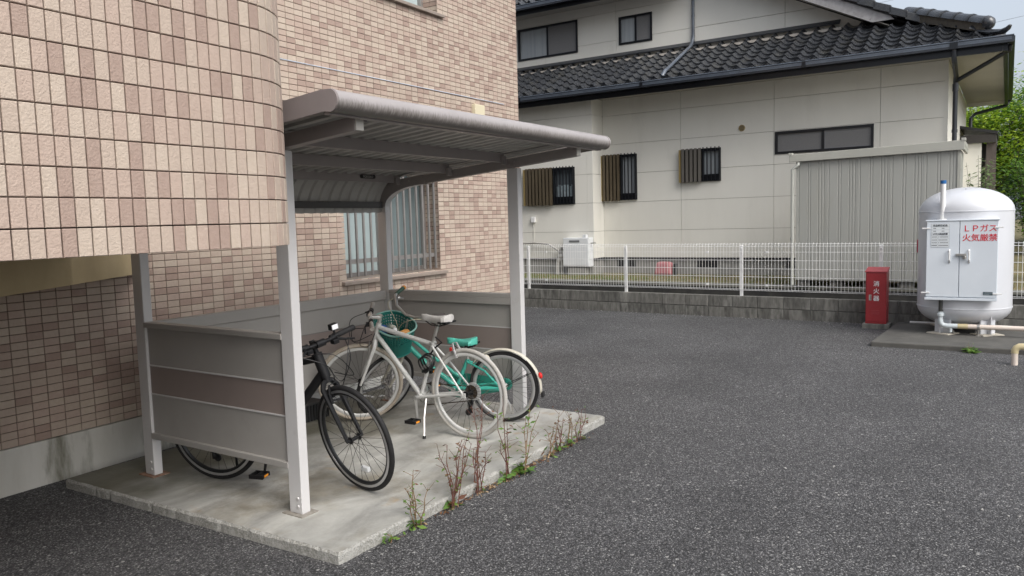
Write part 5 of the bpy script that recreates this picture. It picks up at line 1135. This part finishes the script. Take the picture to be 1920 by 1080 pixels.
MB().tube([bpt(2*math.pi*k/NB, .0, .003) for k in range(NB)], .006, 6, closed=True).build("basket_base_rim", M_teal, bko, smooth=True)
BM = mt.matrix_world @ S @ Matrix.Translation(bc)
bt = thing("plastic_bottle", "clear drinks bottle with a white cap lying in the teal basket", "bottle"); bt.matrix_world = BM @ Matrix.Translation((.0,-.02,-.06)) @ Matrix.Rotation(R(-62), 4, 'X') @ Matrix.Rotation(R(18), 4, 'Y')
MB().lathe([(0,-.11),(.030,-.108),(.033,-.10),(.033,.01),(.030,.03),(.016,.055),(.014,.07)], (0,0,0), (0,0,1), 18).build("body", mat("cloudy_plastic", (.55,.56,.50), (.45,.46,.40), scale=12, rough=.15, spec=.7), bt, smooth=True); MB().lathe([(.017,.07),(.0175,.075),(.0175,.092),(.016,.096),(0,.097)], (0,0,0), (0,0,1), 16).build("cap", M_white, bt, smooth=True)
pk = MB(); pk.hexa([Vector(p) for p in ((-.06,-.05,-.03),(.06,-.055,-.03),(.05,.05,-.025),(-.05,.055,-.03),(-.05,-.03,.035),(.04,-.035,.03),(.035,.03,.04),(-.045,.03,.03))]); po = pk.build("snack_packet", mat("orange_wrapper", (.62,.27,.06), (.50,.33,.16), scale=22, rough=.35), bevel=.012); po.matrix_world = BM @ Matrix.Translation((-.03,.085,-.075)) @ Matrix.Rotation(R(35), 4, 'X'); tag(po, "crumpled orange packet tucked in the teal basket", "packet")
pk = MB(); pk.hexa([Vector(p) for p in ((-.04,-.03,-.03),(.04,-.03,-.03),(.04,.03,-.03),(-.04,.03,-.03),(-.035,-.02,.03),(.035,-.02,.035),(.03,.02,.03),(-.03,.02,.03))]); po = pk.build("carton", mat("blue_carton", (.03,.10,.34), rough=.4), bevel=.006); po.matrix_world = BM @ Matrix.Translation((.03,-.115,-.10)) @ Matrix.Rotation(R(-20), 4, 'Y'); tag(po, "small blue carton at the bottom of the teal basket", "carton")
cl_ = MB(); cl_.tube([(.12*math.cos(a)*(1+.15*math.sin(3*a)), .16*math.sin(a), .02*math.sin(5*a)) for a in [2*math.pi*i/16 for i in range(16)]], .03, 7, closed=True); o = cl_.build("dark_cloth", mat("navy_cloth", (.018,.022,.03), rough=.9), smooth=True); o.matrix_world = BM @ Matrix.Translation((0,0,-.17)) @ Matrix.Scale(.72, 4); tag(o, "dark bunched cloth in the bottom of the teal basket", "cloth")
# ------------------------------------------------------------------ trees and shrubs beyond the fence
M_bark = mat("bark", (.10,.085,.07), (.06,.05,.042), scale=10, rough=.9, bump=.5, bscale=25, streak=(1,1,.25))
L_bright = mat_leaf("leaf_bright", (.22,.36,.025), (.46,.58,.07)); L_mid = mat_leaf("leaf_mid", (.08,.19,.025), (.20,.36,.05)); L_dark = mat_leaf("leaf_dark", (.018,.055,.018), (.06,.13,.03)); L_pale = mat_leaf("leaf_pale", (.10,.16,.07), (.20,.27,.12))
def leafcard(mb, p, size, rn, mi=0, flat=.5):
    a = rn.uniform(0,6.283); t = Vector((math.cos(a), math.sin(a), rn.uniform(-.7,.5))).normalized(); b = t.cross(Vector((rn.uniform(-flat,flat),rn.uniform(-flat,flat),1))).normalized()
    l = size*rn.uniform(.7,1.3); w = l*.42
    mb.add([p, p+t*l*.5+b*w*.5, p+t*l, p+t*l*.5-b*w*.5], [(0,1,2,3)], mi)
def tree(name, label, x, y, h, r, base, nclump, per, leaf, ms, seed, squash=1.0, cat="tree", group=None, clump=.42):
    rn = random.Random(seed); o = thing(name, label, cat, (x,y,base), group=group)
    tk_ = MB(); th = h*.42; tk_.tube([(0,0,0),(rn.uniform(-.1,.1),rn.uniform(-.1,.1),th*.5),(rn.uniform(-.15,.15),rn.uniform(-.15,.15),th),(0,0,h*.8)], [h*.026,h*.021,h*.017,h*.005], 9)
    cen = []
    for k in range(nclump):
        while True:
            q = Vector((rn.uniform(-1,1), rn.uniform(-1,1), rn.uniform(-1,1)))
            if .30 < q.length < 1: break
        q = q*(.75+.25*rn.random()); cen.append(Vector((q.x*r, q.y*r, h*.60 + q.z*h*.42*squash)))
    for cpt in cen[::2]:
        s = Vector((0,0,max(.3, cpt.z*.55))); m_ = lerp(s, cpt, .5)+Vector((0,0,-.1)); tk_.tube([s, m_, cpt], [h*.011,h*.007,h*.002], 5)
    tk_.build("trunk", M_bark, o, smooth=True)
    lf = MB()
    leaf *= .82; per = int(per*1.45)
    for cpt in cen:
        rc = r*clump*rn.uniform(.6,1.2); mi = rn.choices(range(len(ms)), ([5,3,2] if len(ms) == 3 else [1]*len(ms)))[0]
        for i in range(per):
            d = Vector((rn.gauss(0,1), rn.gauss(0,1), rn.gauss(0,.75)))*rc*.5; leafcard(lf, cpt+d, leaf, rn, mi)
    lf.build("crown", ms, o); return o
tree("leafy_tree", "bright yellow-green leafy tree rising just beyond the house corner", 28.5, -.05, 5.2, 2.3, .45, 125, 150, .165, [L_bright, L_mid, L_bright], 3)
tree("leafy_tree", "taller green tree at the right picture edge behind the gas tank", 29.5, -2.6, 5.5, 2.5, .45, 130, 150, .175, [L_mid, L_bright, L_mid], 8)
tree("leafy_tree", "low dense dark green tree filling the gap right of the tank", 23.0, -1.75, 3.0, 1.35, .3, 60, 130, .13, [L_dark, L_mid, L_dark], 15)
tree("leafy_tree", "mid green tree half hidden behind the porch post", 34, 1.2, 4.6, 2.4, .45, 70, 120, .17, [L_mid, L_bright, L_dark], 21)
tree("leafy_tree", "far green tree outside the fence towards the right", 30, -6.5, 7.0, 3.0, .45, 80, 120, .2, [L_mid, L_bright, L_dark], 27)
def feather(name, label, x, y, h, n, base, m, seed, spread=.5):
    rn = random.Random(seed); o = thing(name, label, "shrub", (x,y,base)); st = MB(); lf = MB()
    for k in range(n):
        a = rn.uniform(0,6.28); hh = h*rn.uniform(.55,1); tip = Vector((math.cos(a)*spread*rn.random(), math.sin(a)*spread*rn.random(), hh)); root_ = Vector((math.cos(a)*.05, math.sin(a)*.05, 0)); mid = lerp(root_, tip, .55)+Vector((0,0,.04))
        st.tube([root_, mid, tip], [.008,.006,.002], 4, caps=False)
        for i in range(26):
            t = .25+.75*i/26; p = lerp(root_, mid, t/.55) if t < .55 else lerp(mid, tip, (t-.55)/.45)
            for q in range(2): leafcard(lf, p, .07*h*.6, rn)
    st.build("stem", M_bark, o); lf.build("leaves", m, o); return o
feather("feathery_shrub", "tall feathery light green shrub at the right edge behind the fence", 19.5, -.98, 2.6, 26, .4, L_mid, 5, .5)
feather("feathery_shrub", "pale spiky shrub between the shed corner and the porch", 17.6, -.05, 2.35, 26, .4, L_pale, 6, .42)
feather("feathery_shrub", "small dark shrub in the yard just right of the gas tank", 15.0, -1.1, 1.25, 22, .4, L_dark, 9, .6)
# far hedge that closes the view between the houses
tree("leafy_tree", "dark hedge-like tree low behind the shed and house", 26, -4.2, 3.4, 2.0, .3, 70, 110, .16, [L_dark, L_mid, L_dark], 33)

# ------------------------------------------------------------------ weeds along the slab edge
W_red = mat("weed_stem_red", (.13,.045,.035), (.09,.04,.025), scale=20, rough=.7); W_dry = mat("weed_stem_dry", (.20,.12,.06), (.14,.09,.045), scale=20, rough=.8); W_grn = mat_leaf("weed_leaf", (.07,.16,.025), (.17,.29,.05)); W_brn = mat_leaf("weed_leaf_dry", (.13,.05,.03), (.22,.12,.055))
def weed(label, x, y, stems, seed, basal=8, mstem=W_red, lean=.10, leafn=11, dry=.4, lsize=.035):
    rn = random.Random(seed); w = thing("weed_plant", label, "weed", (x,y,0), group="weeds growing along the slab edge"); st = MB(); lf = MB()
    extra = [(h*rn.uniform(.6,1.12), lx+rn.uniform(-.12,.16), ly+rn.uniform(-.06,.08)) for h, lx, ly in stems[::2] if h > .3]
    for (h, lx, ly) in list(stems)+extra:
        p0 = Vector((rn.uniform(-.03,.03), rn.uniform(-.03,.03), -.01)); p3 = Vector((lx, ly, h)); p1 = lerp(p0,p3,.35)+Vector((rn.uniform(-.02,.02),rn.uniform(-.02,.02),.02)); p2 = lerp(p0,p3,.7)+Vector((rn.uniform(-.02,.02),rn.uniform(-.02,.02),.01))
        P = [p0,p1,p2,p3]; st.tube(P, [.0036,.0031,.0024,.0013], 5, caps=False)
        for i in range(leafn):
            t = rn.uniform(.15,1)*3; k = min(2,int(t)); p = lerp(P[k],P[k+1],t-k)
            if rn.random() < .55:
                d = Vector((rn.uniform(-1,1),rn.uniform(-1,1),rn.uniform(.2,1))).normalized()*rn.uniform(.03,.09); st.tube([p,p+d],[.0016,.001],3,caps=False); p = p+d
            leafcard(lf, p, lsize*rn.uniform(.5,1.1), rn, 1 if rn.random() < dry else 0, .9)
    for i in range(int(basal*1.8)):
        a = rn.uniform(0,6.28); p = Vector((math.cos(a)*rn.uniform(0,.05), math.sin(a)*rn.uniform(0,.05), rn.uniform(.005,.05))); leafcard(lf, p, lsize*1.7, rn, 1 if rn.random() < dry*.6 else 0, .8)
    st.build("stem", mstem, w, smooth=True); lf.build("leaf", [W_grn, W_brn], w, kind='stuff'); return w
Wp = lambda u, v: (F_SH @ Vector((u, v, 0))).to_tuple()[:2]
WS = [
 ("leafy green weed with thin stems, nearest the slab's front corner", .28, -.555, [(.31,.04,.02),(.24,-.06,.0),(.20,.10,-.03),(.15,-.03,-.05)], 41, 12, W_dry, .1, .03),
 ("reddish weed with several tall stalks, second from the slab's front corner", .62, -.56, [(.38,-.03,0),(.42,.24,.02),(.36,.16,.03),(.27,.05,-.02),(.33,.20,-.01)], 42, 9, W_red, .45, .038),
 ("dark red bare stalk weed with thin dry stems leaning over the wheel", .90, -.55, [(.32,.02,0),(.27,.0,.03),(.55,.22,.10),(.50,.12,.12),(.24,.08,0)], 43, 5, W_red, .85, .03),
 ("green and red weed with a tall stalk reaching up past the white rear wheel", 1.16, -.575, [(.54,.02,.02),(.36,.05,.01),(.26,-.05,0)], 44, 9, W_red, .2, .04),
 ("spreading yellow-green weed with one long stem leaning away", 1.33, -.59, [(.46,.17,.02),(.36,.07,0),(.22,.22,-.01)], 45, 16, W_dry, .1, .04),
 ("thin dry weed cluster bending along the middle of the edge", 1.72, -.56, [(.19,.10,0),(.26,.22,.02),(.15,.05,.02)], 46, 4, W_dry, .6, .03),
 ("brown upright weed, third from the far end of the edge", 1.87, -.56, [(.22,.08,0),(.20,.0,.02),(.17,.04,0),(.13,-.03,0)], 47, 5, W_red, .6, .03),
 ("slim green-tipped weed, second from the far end of the edge", 2.01, -.56, [(.21,.02,0),(.24,.04,.02),(.15,.06,0)], 48, 6, W_dry, .3, .03),
 ("dark stalked weed at the far end of the edge", 2.16, -.565, [(.25,-.01,0),(.22,.06,0),(.16,.16,.01)], 49, 5, W_red, .6, .03)]
for lab, u, v, stems, seed, bas, ms, dry, ls in WS:
    x, y = Wp(u, v); weed(lab, x, y, stems, seed, bas, ms, dry=dry, lsize=ls)
o = weed("tiny green sprout at the slab's front corner", *Wp(.07,-.56), [(.04,.02,0)], 50, 9, W_dry, dry=.0, leafn=2, lsize=.026); 
x, y = 10.10, .05; o = weed("small green sprout at the front edge of the tank pad", x, y, [(.06,.0,.02),(.05,0,-.02)], 51, 26, W_dry, dry=.0, leafn=4, lsize=.045); del o['group']
lt = MB()     # dead leaves and dust caught along the edge
for k in range(420):
    u = rnd.triangular(.25, 2.4, 1.2); v = -.555 - abs(rnd.gauss(0,.022)); p = Vector((*Wp(u, v), .004 + rnd.random()*.012)); leafcard(lt, p, .022, rnd, rnd.choice((0,1)), 1.5)
lt.build("leaf_litter", [W_brn, mat("straw_litter", (.30,.22,.13), rough=.9)], kind='stuff')
st = MB()     # loose grit on the asphalt near the camera and along the wall foot
for k in range(420):
    if k < 260: x = rnd.uniform(2.0, 11); y = rnd.uniform(-4.5, 2.2)
    else:
        q = F_FE @ Vector((-abs(rnd.gauss(0,.10)), rnd.uniform(-1, 5), 0)); x, y = q.x, q.y
    s = rnd.uniform(.003,.008); M = Matrix.Translation((x,y,s*.3)) @ Matrix.Rotation(rnd.uniform(0,6), 4, Vector((rnd.random(),rnd.random(),rnd.random()+.1))); st.add([M @ Vector(p) for p in ((-s,-s,-s*.6),(s,-s*.8,-s*.5),(s*.9,s,-s*.6),(-s,s*.8,-s*.5),(-s*.6,-s*.5,s*.6),(s*.7,-s*.6,s*.5),(s*.5,s*.7,s*.6),(-s*.7,s*.5,s*.5))], [(0,3,2,1),(4,5,6,7),(0,1,5,4),(1,2,6,5),(2,3,7,6),(3,0,4,7)])
st.build("grit", mat("pale_grit", (.34,.335,.32), (.2,.2,.19), scale=30, rough=.9), kind='stuff')
# things lying between the shelter and the building wall
sh_ = MB(); nx = 12
for i in range(nx):
    for j in range(6): pass
vv = [( .75*i/(nx-1), .34*j/5, .02+.05*rnd.random()) for i in range(nx) for j in range(6)]
sh_.add(vv, [(i*6+j, (i+1)*6+j, (i+1)*6+j+1, i*6+j+1) for i in range(nx-1) for j in range(5)])
o = sh_.build("plastic_sheet", mat("crumpled_white_plastic", (.66,.67,.66), (.45,.45,.44), scale=16, rough=.5), smooth=False); o.matrix_world = F_SH @ Matrix.Translation((1.95,1.53,.0)) @ Matrix.Rotation(R(4), 4, 'Z'); tag(o, "crumpled white plastic sheet on the ground behind the shelter's back panel", "plastic sheet")
tr_ = thing("garden_trough", "black ribbed plastic trough behind the shelter's back panel", "trough"); tr_.matrix_world = F_SH @ Matrix.Translation((1.35,1.62,0))
MB().box((-.30,-.10,0),(.30,.10,.20)).build("body", M_dark, tr_, bevel=.01)
rb = MB()
for k in range(20): rb.box((-.295+.031*k,-.108,.01),(-.285+.031*k,-.0985,.19))
rb.build("ribs", M_rubber, tr_, kind='stuff')
# overhead wires beyond the roof
M_wire = mat("overhead_wire", (.25,.27,.30), rough=.6)
for lab, a, b in (("lower of the two overhead wires in the sky right of the roof corner", (60,-14,15.4), (60,14,12.4)), ("upper of the two overhead wires in the sky right of the roof corner", (61,-14,18.6), (61,14,15.6)), ("upper of two thin overhead wires close together above the gable's verge tiles", (58,-12,21.0), (58,22,15.4)), ("lower of two thin overhead wires close together above the gable's verge tiles", (58.5,-12,20.3), (58.5,22,14.7))):
    m = MB(); A, B = Vector(a), Vector(b); m.tube([lerp(A,B,i/12) - Vector((0,0,.5*math.sin(math.pi*i/12))) for i in range(13)], .012, 5); tag(m.build("power_line", M_wire), lab, "wire")
bpy.context.view_layer.update()
